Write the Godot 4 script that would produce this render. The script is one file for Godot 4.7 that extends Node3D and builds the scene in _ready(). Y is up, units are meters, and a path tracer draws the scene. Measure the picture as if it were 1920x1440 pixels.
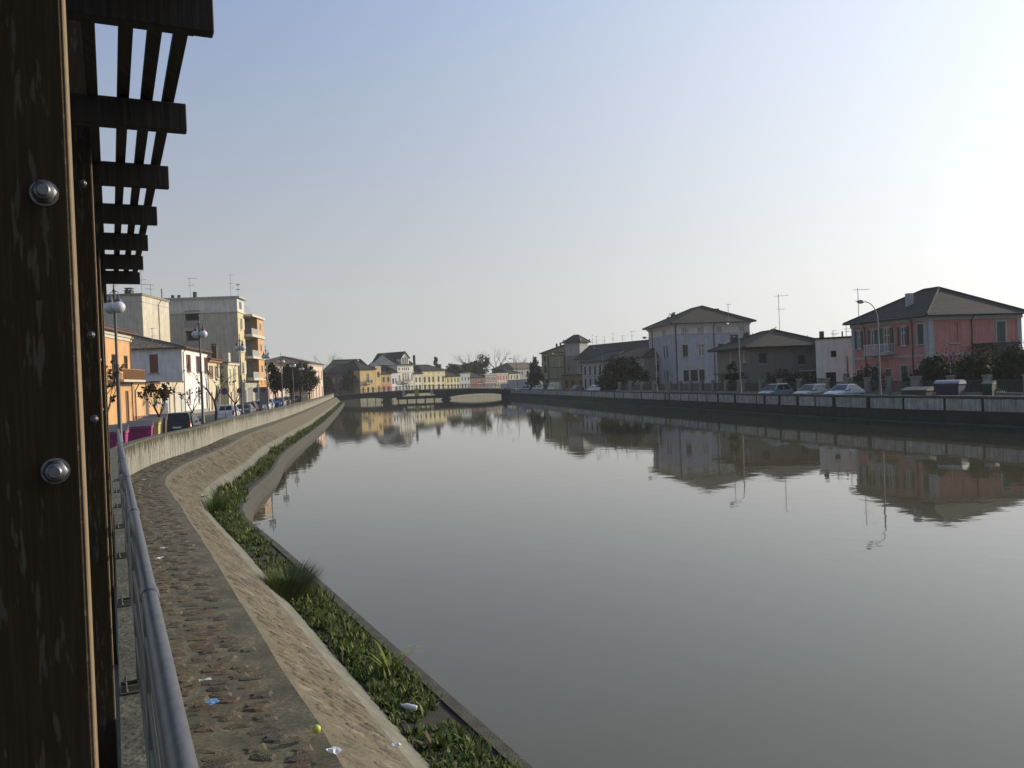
extends Node3D

# ------------------------------------------------------------------ mesh builder
class MB:
	var v := PackedVector3Array()
	var n := PackedVector3Array()
	var t := PackedVector2Array()
	var c := PackedColorArray()
	var tint := Color(1, 1, 1)

	func tri(a: Vector3, b: Vector3, d: Vector3, na: Vector3, nb: Vector3, nd: Vector3, ua := Vector2(), ub := Vector2(), ud := Vector2()) -> void:
		v.append(a); v.append(d); v.append(b)
		n.append(na); n.append(nd); n.append(nb)
		t.append(ua); t.append(ud); t.append(ub)
		c.append(tint); c.append(tint); c.append(tint)

	func flat(a: Vector3, b: Vector3, d: Vector3) -> void:
		var m := (b - a).cross(d - a).normalized()
		tri(a, b, d, m, m, m)

	# corners counter-clockwise seen from outside; uv in metres unless given
	func quad(a: Vector3, b: Vector3, d: Vector3, e: Vector3, uv := Rect2()) -> void:
		var m := (b - a).cross(e - a)
		if m.length_squared() < 1e-14:
			m = (d - a).cross(e - a)
		m = m.normalized()
		var r := uv
		if r.size == Vector2.ZERO:
			r = Rect2(0, 0, a.distance_to(b), a.distance_to(e))
		var u0 := Vector2(r.position.x, r.end.y)
		var u1 := r.end
		var u2 := Vector2(r.end.x, r.position.y)
		var u3 := r.position
		tri(a, b, d, m, m, m, u0, u1, u2)
		tri(a, d, e, m, m, m, u0, u2, u3)

	func box(o: Vector3, s: Vector3, b := Basis.IDENTITY) -> void:
		var x := b.x * s.x * 0.5
		var y := b.y * s.y * 0.5
		var z := b.z * s.z * 0.5
		quad(o - x - y + z, o + x - y + z, o + x + y + z, o - x + y + z)
		quad(o + x - y - z, o - x - y - z, o - x + y - z, o + x + y - z)
		quad(o + x - y + z, o + x - y - z, o + x + y - z, o + x + y + z)
		quad(o - x - y - z, o - x - y + z, o - x + y + z, o - x + y - z)
		quad(o - x + y + z, o + x + y + z, o + x + y - z, o - x + y - z)
		quad(o - x - y - z, o + x - y - z, o + x - y + z, o - x - y + z)

	# box with chamfered edges of width k
	func cbox(o: Vector3, s: Vector3, k: float, b := Basis.IDENTITY) -> void:
		var h := s * 0.5
		var g := h - Vector3(k, k, k)
		var P := func(x: float, y: float, z: float) -> Vector3: return o + b.x * x + b.y * y + b.z * z
		for q: float in [-1.0, 1.0]:
			_q(P.call(q * h.x, -g.y, -g.z), P.call(q * h.x, g.y, -g.z), P.call(q * h.x, g.y, g.z), P.call(q * h.x, -g.y, g.z), b.x * q)
			_q(P.call(-g.x, q * h.y, -g.z), P.call(g.x, q * h.y, -g.z), P.call(g.x, q * h.y, g.z), P.call(-g.x, q * h.y, g.z), b.y * q)
			_q(P.call(-g.x, -g.y, q * h.z), P.call(g.x, -g.y, q * h.z), P.call(g.x, g.y, q * h.z), P.call(-g.x, g.y, q * h.z), b.z * q)
			for w: float in [-1.0, 1.0]:
				_q(P.call(q * h.x, w * g.y, -g.z), P.call(q * g.x, w * h.y, -g.z), P.call(q * g.x, w * h.y, g.z), P.call(q * h.x, w * g.y, g.z), b.x * q + b.y * w)
				_q(P.call(q * h.x, -g.y, w * g.z), P.call(q * g.x, -g.y, w * h.z), P.call(q * g.x, g.y, w * h.z), P.call(q * h.x, g.y, w * g.z), b.x * q + b.z * w)
				_q(P.call(-g.x, q * h.y, w * g.z), P.call(-g.x, q * g.y, w * h.z), P.call(g.x, q * g.y, w * h.z), P.call(g.x, q * h.y, w * g.z), b.y * q + b.z * w)
				for e: float in [-1.0, 1.0]:
					_t(P.call(q * h.x, w * g.y, e * g.z), P.call(q * g.x, w * h.y, e * g.z), P.call(q * g.x, w * g.y, e * h.z), b.x * q + b.y * w + b.z * e)

	func _q(a: Vector3, b: Vector3, d: Vector3, e: Vector3, out: Vector3) -> void:
		if (b - a).cross(e - a).dot(out) > 0:
			quad(a, b, d, e)
		else:
			quad(a, e, d, b)

	func _t(a: Vector3, b: Vector3, d: Vector3, out: Vector3) -> void:
		if (b - a).cross(d - a).dot(out) > 0:
			flat(a, b, d)
		else:
			flat(a, d, b)

	# flat polygon fan whose normal is turned towards out
	func fan(p: Array, out: Vector3) -> void:
		for i in range(1, p.size() - 1):
			_t(p[0], p[i], p[i + 1], out)

	func tube(p: Array, r: Array, sides := 8, caps := true) -> void:
		var m := p.size()
		var rings: Array = []
		var nor: Array = []
		var ref := Vector3.ZERO
		for i in m:
			var d: Vector3 = (p[mini(i + 1, m - 1)] - p[maxi(i - 1, 0)]).normalized()
			if ref == Vector3.ZERO:
				ref = d.cross(Vector3.UP if absf(d.y) < 0.9 else Vector3.RIGHT).normalized()
			ref = (ref - d * ref.dot(d)).normalized()
			var w := d.cross(ref)
			var ring := PackedVector3Array()
			var rn := PackedVector3Array()
			for k in sides:
				var a := TAU * k / sides
				var o := ref * cos(a) + w * sin(a)
				ring.append(p[i] + o * r[mini(i, r.size() - 1)])
				rn.append(o)
			rings.append(ring); nor.append(rn)
		var len := 0.0
		for i in m - 1:
			var l2: float = len + p[i].distance_to(p[i + 1])
			for k in sides:
				var k2 := (k + 1) % sides
				var u := float(k) / sides
				var u2 := float(k + 1) / sides
				tri(rings[i][k], rings[i][k2], rings[i + 1][k2], nor[i][k], nor[i][k2], nor[i + 1][k2], Vector2(u, len), Vector2(u2, len), Vector2(u2, l2))
				tri(rings[i][k], rings[i + 1][k2], rings[i + 1][k], nor[i][k], nor[i + 1][k2], nor[i + 1][k], Vector2(u, len), Vector2(u2, l2), Vector2(u, l2))
			len = l2
		if caps:
			fan(Array(rings[0]), p[0] - p[1])
			fan(Array(rings[m - 1]), p[m - 1] - p[m - 2])

	# profile: Vector2(radius, height) from bottom to top, turned about y
	func lathe(o: Vector3, prof: Array, sides := 12, b := Basis.IDENTITY, soft := true) -> void:
		for i in prof.size() - 1:
			var a: Vector2 = prof[i]
			var e: Vector2 = prof[i + 1]
			var d := e - a
			if d.length() < 1e-6:
				continue
			var na := Vector2(d.y, -d.x).normalized()
			var ne := na
			if soft and i > 0:
				var q: Vector2 = a - prof[i - 1]
				if q.length() > 1e-6:
					na = (na + Vector2(q.y, -q.x).normalized()).normalized()
			if soft and i + 2 < prof.size():
				var q2: Vector2 = prof[i + 2] - e
				if q2.length() > 1e-6:
					ne = (ne + Vector2(q2.y, -q2.x).normalized()).normalized()
			for k in sides:
				var c0 := cos(TAU * k / sides)
				var s0 := sin(TAU * k / sides)
				var c1 := cos(TAU * (k + 1) / sides)
				var s1 := sin(TAU * (k + 1) / sides)
				var A := o + b * Vector3(a.x * c0, a.y, -a.x * s0)
				var B := o + b * Vector3(a.x * c1, a.y, -a.x * s1)
				var D := o + b * Vector3(e.x * c1, e.y, -e.x * s1)
				var E := o + b * Vector3(e.x * c0, e.y, -e.x * s0)
				var nA := b * Vector3(na.x * c0, na.y, -na.x * s0)
				var nB := b * Vector3(na.x * c1, na.y, -na.x * s1)
				var nD := b * Vector3(ne.x * c1, ne.y, -ne.x * s1)
				var nE := b * Vector3(ne.x * c0, ne.y, -ne.x * s0)
				if a.x > 1e-5:
					tri(A, B, D, nA, nB, nD)
				if e.x > 1e-5:
					tri(A, D, E, nA, nD, nE)

	func ball(o: Vector3, r: Vector3, sides := 12, rows := 7, b := Basis.IDENTITY) -> void:
		var prof: Array = []
		for i in rows + 1:
			var a := PI * i / rows - PI * 0.5
			prof.append(Vector2(maxf(cos(a), 0.0), sin(a)))
		lathe(o, prof, sides, Basis(b.x * r.x, b.y * r.y, b.z * r.z))

	func disc(o: Vector3, r: float, axis: Vector3, sides := 12) -> void:
		var x := axis.cross(Vector3.UP if absf(axis.y) < 0.9 else Vector3.RIGHT).normalized()
		var y := axis.cross(x)
		var p: Array = []
		for k in sides:
			p.append(o + x * r * cos(TAU * k / sides) + y * r * sin(TAU * k / sides))
		fan(p, axis)

	func mesh() -> ArrayMesh:
		var a := []
		a.resize(Mesh.ARRAY_MAX)
		a[Mesh.ARRAY_VERTEX] = v
		a[Mesh.ARRAY_NORMAL] = n
		a[Mesh.ARRAY_TEX_UV] = t
		a[Mesh.ARRAY_COLOR] = c
		var m := ArrayMesh.new()
		m.add_surface_from_arrays(Mesh.PRIMITIVE_TRIANGLES, a)
		return m


# ------------------------------------------------------------------ naming and tagging
var used := {}
var T := {}
var M := {}
var rng := RandomNumberGenerator.new()


func numbered(p: Node, called: String) -> String:
	var k := str(p.get_instance_id()) + called
	used[k] = used.get(k, -1) + 1
	return called if used[k] == 0 else "%s_%03d" % [called, used[k]]


func thing(called: String, label: String, category: String, at := Vector3.ZERO, group := "", turn := 0.0) -> Node3D:
	var o := Node3D.new()
	o.name = numbered(self, called)
	add_child(o, true)
	o.position = at
	o.rotation.y = turn
	tag(o, label, category, group)
	return o


func tag(o: Node, label: String, category: String, group := "", kind := "") -> void:
	if label: o.set_meta("label", label)
	if category: o.set_meta("category", category)
	if group: o.set_meta("group", group)
	if kind: o.set_meta("kind", kind)


func part(called: String, mb: MB, m: Material, parent: Node = null) -> MeshInstance3D:
	var p: Node = parent if parent else self
	var o := MeshInstance3D.new()
	o.name = numbered(p, called)
	o.mesh = mb.mesh()
	o.material_override = m
	p.add_child(o, true)
	return o


func inst(called: String, mesh: Mesh, m: Material, parent: Node, xf: Transform3D) -> MeshInstance3D:
	var o := MeshInstance3D.new()
	o.name = numbered(parent, called)
	o.mesh = mesh
	o.material_override = m
	o.transform = xf
	parent.add_child(o, true)
	return o


func struct(called: String, mb: MB, m: Material) -> MeshInstance3D:
	var o := part(called, mb, m)
	o.set_meta("kind", "structure")
	return o


func copy(src: Node3D, called: String, label: String, at: Vector3, turn: float, group := "") -> Node3D:
	var o: Node3D = src.duplicate()
	o.name = numbered(self, called)
	add_child(o, true)
	o.position = at
	o.rotation = Vector3(0, turn, 0)
	o.set_meta("label", label)
	if group: o.set_meta("group", group)
	return o


# plan coordinates: x to the right, d straight away from the photographer, y up from the water
func G(x: float, d: float, y := 0.0) -> Vector3:
	return Vector3(x, y, -d)


# ------------------------------------------------------------------ textures
func noise_img(w: int, h: int, freq: float, oct: int, sd: int, cell := false) -> Image:
	var f := FastNoiseLite.new()
	f.seed = sd
	f.noise_type = FastNoiseLite.TYPE_CELLULAR if cell else FastNoiseLite.TYPE_SIMPLEX_SMOOTH
	f.frequency = freq
	f.fractal_octaves = oct
	f.fractal_type = FastNoiseLite.FRACTAL_FBM
	return f.get_seamless_image(w, h, false, false, 0.2, true)


# grey picture remapped to lo..hi with a power
func ramp(im: Image, lo: float, hi: float, pw := 1.0) -> Image:
	im.convert(Image.FORMAT_L8)
	var d := im.get_data()
	var lut := PackedByteArray()
	lut.resize(256)
	for i in 256:
		lut[i] = int(clampf(lo + (hi - lo) * pow(i / 255.0, pw), 0, 1) * 255)
	for i in d.size():
		d[i] = lut[d[i]]
	return Image.create_from_data(im.get_width(), im.get_height(), false, Image.FORMAT_L8, d)


func mul(a: Image, b: Image) -> Image:
	var x := a.get_data()
	var y := b.get_data()
	for i in x.size():
		x[i] = x[i] * y[i] / 255
	return Image.create_from_data(a.get_width(), a.get_height(), false, Image.FORMAT_L8, x)


func tex(im: Image) -> ImageTexture:
	var q: Image = im.duplicate()
	if q.get_format() == Image.FORMAT_L8:
		q.convert(Image.FORMAT_RGB8)
	return ImageTexture.create_from_image(q)


func nrm(im: Image, strength: float) -> ImageTexture:
	var q: Image = im.duplicate()
	q.convert(Image.FORMAT_RGBA8)
	q.bump_map_to_normal_map(strength)
	return ImageTexture.create_from_image(q)


func make_textures() -> void:
	var blotch := noise_img(512, 512, 0.006, 5, 3)
	var fine := noise_img(512, 512, 0.06, 4, 5)
	var st := noise_img(512, 40, 0.03, 4, 9)
	st.resize(512, 512, Image.INTERPOLATE_CUBIC)
	T.plaster = tex(mul(mul(ramp(blotch, 0.88, 1.0), ramp(fine, 0.92, 1.0)), ramp(st, 0.86, 1.0)))
	T.plaster_n = nrm(fine, 1.5)
	T.streak = tex(mul(ramp(st, 0.6, 1.0), ramp(blotch, 0.75, 1.0)))
	T.rough = tex(mul(ramp(blotch, 0.6, 1.0), ramp(fine, 0.6, 1.0)))
	T.rough_n = nrm(fine, 6.0)
	T.blotch_n = nrm(mul(ramp(blotch, 0, 1), ramp(fine, 0.6, 1.0)), 5.0)
	var grain := noise_img(512, 24, 0.05, 4, 11)
	grain.resize(512, 512, Image.INTERPOLATE_CUBIC)
	T.grain = tex(mul(ramp(grain, 0.5, 1.0), ramp(fine, 0.8, 1.0)))
	T.grain_n = nrm(grain, 4.0)
	# roof tiles: rows of half-round tiles, 0.22 m apart and 0.35 m up the slope, over one square of 1.76 m
	var rb := Image.create(256, 256, false, Image.FORMAT_L8)
	var ra := Image.create(256, 256, false, Image.FORMAT_L8)
	rng.seed = 77
	var tones := []
	for i in 40:
		tones.append(rng.randf_range(0.62, 1.0))
	for y in 256:
		var row := y * 5 / 256
		for x in 256:
			var col := x * 8 / 256
			var fx := fmod(x * 8.0 / 256.0, 1.0)
			var fy := fmod(y * 5.0 / 256.0, 1.0)
			var hgt := sin(fx * PI) * 0.75 + fy * 0.25
			rb.set_pixel(x, y, Color(hgt, hgt, hgt))
			var a: float = tones[(row * 8 + col) % 40]
			ra.set_pixel(x, y, Color(a, a, a))
	T.tile = tex(ra)
	T.tile_n = nrm(rb, 14.0)
	# river wall: pale concrete with dark weathering that runs down from the coping
	var wl := Image.create(1024, 128, false, Image.FORMAT_RGB8)
	var f := FastNoiseLite.new()
	f.seed = 21; f.frequency = 0.02; f.fractal_octaves = 4
	var f2 := FastNoiseLite.new()
	f2.seed = 22; f2.frequency = 0.035; f2.fractal_octaves = 3
	for x in 1024:
		var xx := absf(x - 512.0)
		var drip := 0.22 + 0.30 * f2.get_noise_2d(xx, 0.0) + 0.45 * maxf(0.0, f.get_noise_2d(xx, 50.0))
		for y in 128:
			var vv := y / 127.0
			var edge := drip + 0.10 * f2.get_noise_2d(xx * 2.0, y * 0.4)
			var k := clampf((edge - vv) / 0.22 + 0.35, 0, 1)
			var sk := clampf(0.5 + 1.5 * f2.get_noise_2d(xx * 1.7, 300 + y * 0.05), 0, 1)
			k = maxf(k, 0.75 * sk * (1.0 - vv * 0.6))
			var foot := clampf((vv - 0.9) / 0.1 + f2.get_noise_2d(xx, 900.0), 0, 1)
			k = maxf(k, foot * 0.7)
			var base := Color(0.80, 0.79, 0.74) * (0.86 + 0.14 * f.get_noise_2d(xx * 2.0, y * 2.0))
			wl.set_pixel(x, y, base.lerp(Color(0.27, 0.255, 0.20), k))
	T.wall = tex(wl)
	# stained timber with flaked, paler streaks
	var wd := Image.create(256, 1024, false, Image.FORMAT_RGB8)
	var g1 := FastNoiseLite.new()
	g1.seed = 31; g1.frequency = 0.05; g1.fractal_octaves = 4
	for y in 1024:
		for x in 256:
			var gr := 0.5 + 0.5 * g1.get_noise_2d(x * 1.6, y * 0.05)
			var fl := g1.get_noise_2d(x * 1.1 + 700.0, y * 0.13)
			var fl2 := g1.get_noise_2d(x * 0.25 + 90.0, y * 0.06)
			var col := Color(0.208, 0.166, 0.108) * (0.76 + 0.36 * gr)
			var k := clampf((fl + 0.8 * fl2 - 0.42) * 6.0, 0, 1)
			wd.set_pixel(x, y, col.lerp(Color(0.33, 0.325, 0.29), k * 0.6))
	T.wood = tex(wd)
	T.wood_n = nrm(grain, 3.0)
	# water: long low ripples
	var w1 := noise_img(512, 512, 0.011, 4, 41)
	T.water_n = nrm(w1, 3.0)


func mat(key: String, lin: Color, rough := 0.85, tx := "", sc := 0.5, nm := "", ns := 0.5) -> StandardMaterial3D:
	if M.has(key):
		return M[key]
	var m := StandardMaterial3D.new()
	m.resource_name = key
	var k := 1.0 / 0.85 if tx else 1.0
	m.albedo_color = Color(minf(lin.r * k, 1), minf(lin.g * k, 1), minf(lin.b * k, 1)).linear_to_srgb()
	m.roughness = rough
	if tx:
		m.albedo_texture = T[tx]
	if nm:
		m.normal_enabled = true
		m.normal_texture = T[nm]
		m.normal_scale = ns
	if tx or nm:
		m.uv1_triplanar = true
		m.uv1_world_triplanar = true
		m.uv1_scale = Vector3(sc, sc, sc)
	M[key] = m
	return m


func plaster(key: String, r: float, g: float, b: float) -> StandardMaterial3D:
	return mat("plaster_" + key, Color(r, g, b), 0.9, "plaster", 0.16, "plaster_n", 0.3)


func roof_mat(key: String, r: float, g: float, b: float) -> StandardMaterial3D:
	var k := "roof_" + key
	if M.has(k):
		return M[k]
	var m := mat(k, Color(r, g, b), 0.9)
	m.albedo_texture = T.tile
	m.normal_enabled = true
	m.normal_texture = T.tile_n
	m.normal_scale = 1.0
	m.uv1_scale = Vector3(1.0 / 1.76, 1.0 / 1.76, 1)
	return m


# ------------------------------------------------------------------ light and air
const SUN_AZ := 62.0
const SUN_EL := 15.5


func sun_dir() -> Vector3:
	var a := deg_to_rad(SUN_AZ)
	var e := deg_to_rad(SUN_EL)
	return Vector3(sin(a) * cos(e), sin(e), -cos(a) * cos(e))


func sky_color(d: Vector3, s: Vector3) -> Color:
	var el := rad_to_deg(asin(clampf(d.y, -1, 1)))
	var stops := [[-90.0, Color(0.16, 0.16, 0.15)], [-6.0, Color(0.36, 0.36, 0.345)], [0.0, Color(0.475, 0.478, 0.472)], [6.0, Color(0.45, 0.465, 0.478)], [14.0, Color(0.338, 0.40, 0.50)], [28.0, Color(0.185, 0.288, 0.52)], [55.0, Color(0.14, 0.23, 0.40)], [90.0, Color(0.13, 0.205, 0.35)]]
	var base: Color = stops[0][1]
	for i in stops.size() - 1:
		if el >= stops[i][0]:
			var k: float = clampf((el - stops[i][0]) / (stops[i + 1][0] - stops[i][0]), 0, 1)
			base = stops[i][1].lerp(stops[i + 1][1], k)
	var g := rad_to_deg(acos(clampf(d.dot(s), -1, 1)))
	var glow := 0.95 * exp(-g * g / 2350.0) + 1.2 * exp(-g * g / 130.0)
	var k2 := clampf((el + 12.0) / 12.0, 0.25, 1.0)
	return base + Color(1.0, 0.985, 0.93) * glow * k2


func make_sky() -> void:
	var w := 768
	var h := 384
	var im := Image.create(w, h, false, Image.FORMAT_RGBF)
	var s := sun_dir()
	for y in h:
		var th := (y + 0.5) / h * PI
		for x in w:
			var ph := ((x + 0.5) / w - 0.5) * TAU
			var d := Vector3(sin(ph) * sin(th), cos(th), -cos(ph) * sin(th))
			var c := sky_color(d, s)
			im.set_pixel((x + SKY_SHIFT * w / 4) % w, y, c)
	var sm := PanoramaSkyMaterial.new()
	sm.panorama = ImageTexture.create_from_image(im)
	var sky := Sky.new()
	sky.sky_material = sm
	var e := Environment.new()
	e.background_mode = Environment.BG_SKY
	e.sky = sky
	e.tonemap_mode = Environment.TONE_MAPPER_LINEAR
	e.tonemap_exposure = 1.0
	e.ambient_light_source = Environment.AMBIENT_SOURCE_SKY
	e.sdfgi_enabled = true
	e.ssao_enabled = true
	e.ssil_enabled = true
	e.fog_enabled = true
	e.fog_density = 0.0003
	e.fog_light_color = Color(0.90, 0.91, 0.90)
	var we := WorldEnvironment.new()
	we.name = "world_environment"
	we.environment = e
	add_child(we)


const SKY_SHIFT := 2


func _ready() -> void:
	var cam := Camera3D.new()
	cam.name = "camera"
	cam.position = Vector3(0, 4.5, 0)
	cam.rotation_degrees = Vector3(-0.295, 0, -2.35)
	cam.fov = 49.75
	cam.near = 0.05
	cam.far = 2500.0
	add_child(cam)
	cam.current = true
	make_sky()
	var sun := DirectionalLight3D.new()
	sun.name = "sun"
	sun.light_energy = 1.55
	sun.light_color = Color(1.0, 0.94, 0.84)
	sun.light_angular_distance = 0.5
	sun.shadow_enabled = true
	add_child(sun)
	sun.look_at_from_position(sun_dir() * 100.0, Vector3.ZERO)
	make_textures()
	materials()
	river_and_land()
	left_bank()
	right_bank()
	bridge()
	left_street()
	far_quay()
	right_street()
	street_lamps()
	trees()
	cars()
	bins()
	pergola()
	guard_rail()
	bank_plants()
	litter()


func materials() -> void:
	var m := mat("river", Color(0.094, 0.083, 0.047), 0.03)
	m.normal_enabled = true
	m.normal_texture = T.water_n
	m.normal_scale = 0.038
	m.uv1_triplanar = true
	m.uv1_world_triplanar = true
	m.uv1_scale = Vector3(0.10, 0.10, 0.10)
	m = mat("wall_concrete", Color(0.60, 0.60, 0.585), 0.92)
	m.albedo_texture = T.wall
	m.normal_enabled = true
	m.normal_texture = T.plaster_n
	m.normal_scale = 0.6
	mat("concrete", Color(0.26, 0.245, 0.20), 0.92, "plaster", 0.45, "rough_n", 0.18)
	mat("mossy_concrete", Color(0.17, 0.165, 0.115), 0.95, "rough", 0.6, "rough_n", 0.3)
	mat("mortar", Color(0.175, 0.158, 0.10), 0.96, "rough", 0.55, "blotch_n", 0.5)
	mat("slope_mortar", Color(0.225, 0.19, 0.128), 0.96, "rough", 0.8, "rough_n", 1.0)
	mat("slope_foot", Color(0.28, 0.275, 0.215), 0.94, "rough", 0.5, "rough_n", 0.5)
	mat("soil", Color(0.06, 0.052, 0.035), 1.0, "rough", 1.2, "rough_n", 1.0)
	mat("lip_concrete", Color(0.105, 0.10, 0.075), 0.95, "rough", 0.9, "rough_n", 0.8)
	mat("asphalt", Color(0.085, 0.085, 0.09), 0.92, "rough", 0.5, "rough_n", 0.4)
	mat("pavement", Color(0.24, 0.23, 0.21), 0.92, "rough", 0.5, "rough_n", 0.4)
	mat("grass", Color(0.07, 0.085, 0.035), 1.0, "rough", 0.3)
	mat("stone_a", Color(0.215, 0.175, 0.11), 0.95, "rough", 2.2, "rough_n", 1.6)
	mat("stone_b", Color(0.205, 0.135, 0.08), 0.95, "rough", 2.4, "rough_n", 1.6)
	mat("stone_c", Color(0.14, 0.122, 0.085), 0.95, "rough", 2.0, "rough_n", 1.6)
	mat("stone_d", Color(0.24, 0.19, 0.115), 0.95, "rough", 2.6, "rough_n", 1.6)
	mat("slope_a", Color(0.27, 0.222, 0.145), 0.95, "rough", 2.0, "rough_n", 1.4)
	mat("slope_b", Color(0.215, 0.175, 0.112), 0.95, "rough", 2.2, "rough_n", 1.4)
	mat("slope_c", Color(0.34, 0.295, 0.215), 0.95, "rough", 1.8, "rough_n", 1.4)
	mat("slope_d", Color(0.145, 0.122, 0.085), 0.95, "rough", 2.4, "rough_n", 1.4)
	m = mat("timber", Color(1, 1, 1), 0.8)
	m.metallic_specular = 0.3
	m.uv1_scale = Vector3(4.0, 1.2, 1.0)
	m.albedo_texture = T.wood
	m.normal_enabled = true
	m.normal_texture = T.wood_n
	m.normal_scale = 0.6
	mat("timber_plank", Color(0.036, 0.025, 0.015), 0.8, "grain", 1.4, "grain_n", 0.5)
	m = mat("steel", Color(0.17, 0.17, 0.175), 0.48)
	m.metallic = 1.0
	m = mat("galvanised", Color(0.21, 0.21, 0.215), 0.45, "plaster", 3.0, "plaster_n", 0.3)
	m.metallic = 0.85
	m = mat("rail_dark", Color(0.16, 0.155, 0.12), 0.5, "plaster", 2.0)
	m.metallic = 0.5
	mat("lamp_metal", Color(0.07, 0.07, 0.075), 0.5)
	m = mat("lamp_globe", Color(0.50, 0.50, 0.52), 0.10)
	m.clearcoat_enabled = true
	m.clearcoat = 0.6
	m.subsurf_scatter_enabled = true
	m.subsurf_scatter_strength = 0.2
	mat("pole_grey", Color(0.19, 0.195, 0.19), 0.65)
	m = mat("pane", Color(0.02, 0.022, 0.025), 0.08)
	m.metallic_specular = 0.7
	mat("frame_white", Color(0.62, 0.61, 0.58), 0.6)
	mat("frame_brown", Color(0.10, 0.05, 0.03), 0.6)
	mat("trim_cream", Color(0.62, 0.58, 0.48), 0.85, "plaster", 0.4)
	mat("trim_grey", Color(0.42, 0.43, 0.42), 0.85, "plaster", 0.4)
	mat("shutter_green", Color(0.022, 0.055, 0.045), 0.6)
	mat("shutter_dark", Color(0.022, 0.021, 0.021), 0.7)
	mat("shutter_red", Color(0.16, 0.05, 0.03), 0.6)
	mat("shutter_grey", Color(0.25, 0.25, 0.24), 0.7)
	mat("door_wood", Color(0.12, 0.055, 0.03), 0.6)
	mat("door_grey", Color(0.20, 0.19, 0.19), 0.6)
	mat("door_pale", Color(0.46, 0.48, 0.50), 0.6)
	mat("gutter", Color(0.11, 0.045, 0.03), 0.5)
	mat("gutter_dark", Color(0.05, 0.05, 0.05), 0.5)
	mat("chimney", Color(0.20, 0.12, 0.08), 0.9, "rough", 0.7)
	mat("antenna", Color(0.25, 0.25, 0.26), 0.5)
	mat("bridge_steel", Color(0.028, 0.03, 0.036), 0.7, "rough", 0.3)
	mat("bridge_rail", Color(0.10, 0.105, 0.11), 0.6)
	mat("bark", Color(0.075, 0.058, 0.042), 0.95, "rough", 1.5, "rough_n", 1.0)
	mat("twig", Color(0.05, 0.035, 0.028), 0.95)
	for q in [["leaf", Color(1, 1, 1)], ["grass_blade", Color(1, 1, 1)]]:
		m = mat(q[0], q[1], 0.8)
		m.metallic_specular = 0.2
		m.vertex_color_use_as_albedo = true
		m.cull_mode = BaseMaterial3D.CULL_DISABLED
		m.backlight_enabled = true
		m.backlight = Color(0.35, 0.4, 0.15)


func smooth_line(p: Array, step: float) -> Array:
	var out: Array = []
	for i in p.size() - 1:
		var a: Vector2 = p[maxi(i - 1, 0)]
		var b: Vector2 = p[i]
		var c: Vector2 = p[i + 1]
		var d: Vector2 = p[mini(i + 2, p.size() - 1)]
		var k := maxi(1, int(ceil(b.distance_to(c) / step)))
		for j in k:
			out.append(b.cubic_interpolate(c, a, d, float(j) / k))
	out.append(p[-1])
	return out


# right-hand normals (towards larger x) of a plan line
func right_of(p: Array) -> Array:
	var out: Array = []
	for i in p.size():
		var d: Vector2 = (p[mini(i + 1, p.size() - 1)] - p[maxi(i - 1, 0)]).normalized()
		out.append(Vector2(d.y, -d.x))
	return out


func strip(mb: MB, a: Array, ha: Array, b: Array, hb: Array, up := 1.0) -> void:
	var len := 0.0
	for i in a.size() - 1:
		var q0 := G(a[i].x, a[i].y, ha[i])
		var q1 := G(a[i + 1].x, a[i + 1].y, ha[i + 1])
		var r0 := G(b[i].x, b[i].y, hb[i])
		var r1 := G(b[i + 1].x, b[i + 1].y, hb[i + 1])
		var l2: float = len + a[i].distance_to(a[i + 1])
		if up > 0:
			mb.quad(r0, r1, q1, q0, Rect2(len / 9.0, 0, (l2 - len) / 9.0, 1))
		else:
			mb.quad(q0, q1, r1, r0, Rect2(len / 9.0, 0, (l2 - len) / 9.0, 1))
		len = l2


func same(n: int, h: float) -> Array:
	var a: Array = []
	a.resize(n)
	a.fill(h)
	return a


func off(p: Array, n: Array, k: float) -> Array:
	var o: Array = []
	for i in p.size():
		o.append(p[i] + n[i] * k)
	return o


func plate(called: String, pts: Array, y: float, thick: float, m: Material) -> void:
	var mb := MB.new()
	var p := PackedVector2Array()
	for q in pts:
		p.append(q)
	var ids := Geometry2D.triangulate_polygon(p)
	for i in range(0, ids.size(), 3):
		mb._t(G(p[ids[i]].x, p[ids[i]].y, y), G(p[ids[i + 1]].x, p[ids[i + 1]].y, y), G(p[ids[i + 2]].x, p[ids[i + 2]].y, y), Vector3.UP)
	for i in p.size():
		var a := p[i]
		var b := p[(i + 1) % p.size()]
		mb.quad(G(a.x, a.y, y - thick), G(b.x, b.y, y - thick), G(b.x, b.y, y), G(a.x, a.y, y))
	struct(called, mb, m)


var LW: Array = []      # foot of the left river wall, near to far
var LN: Array = []
var RW: Array = []      # foot of the right river wall, near to far
var RN: Array = []
const FAR0 := Vector2(-43, 235)
const FDIR := Vector2(0.64, 0.77)
const FNOR := Vector2(0.77, -0.64)


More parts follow.
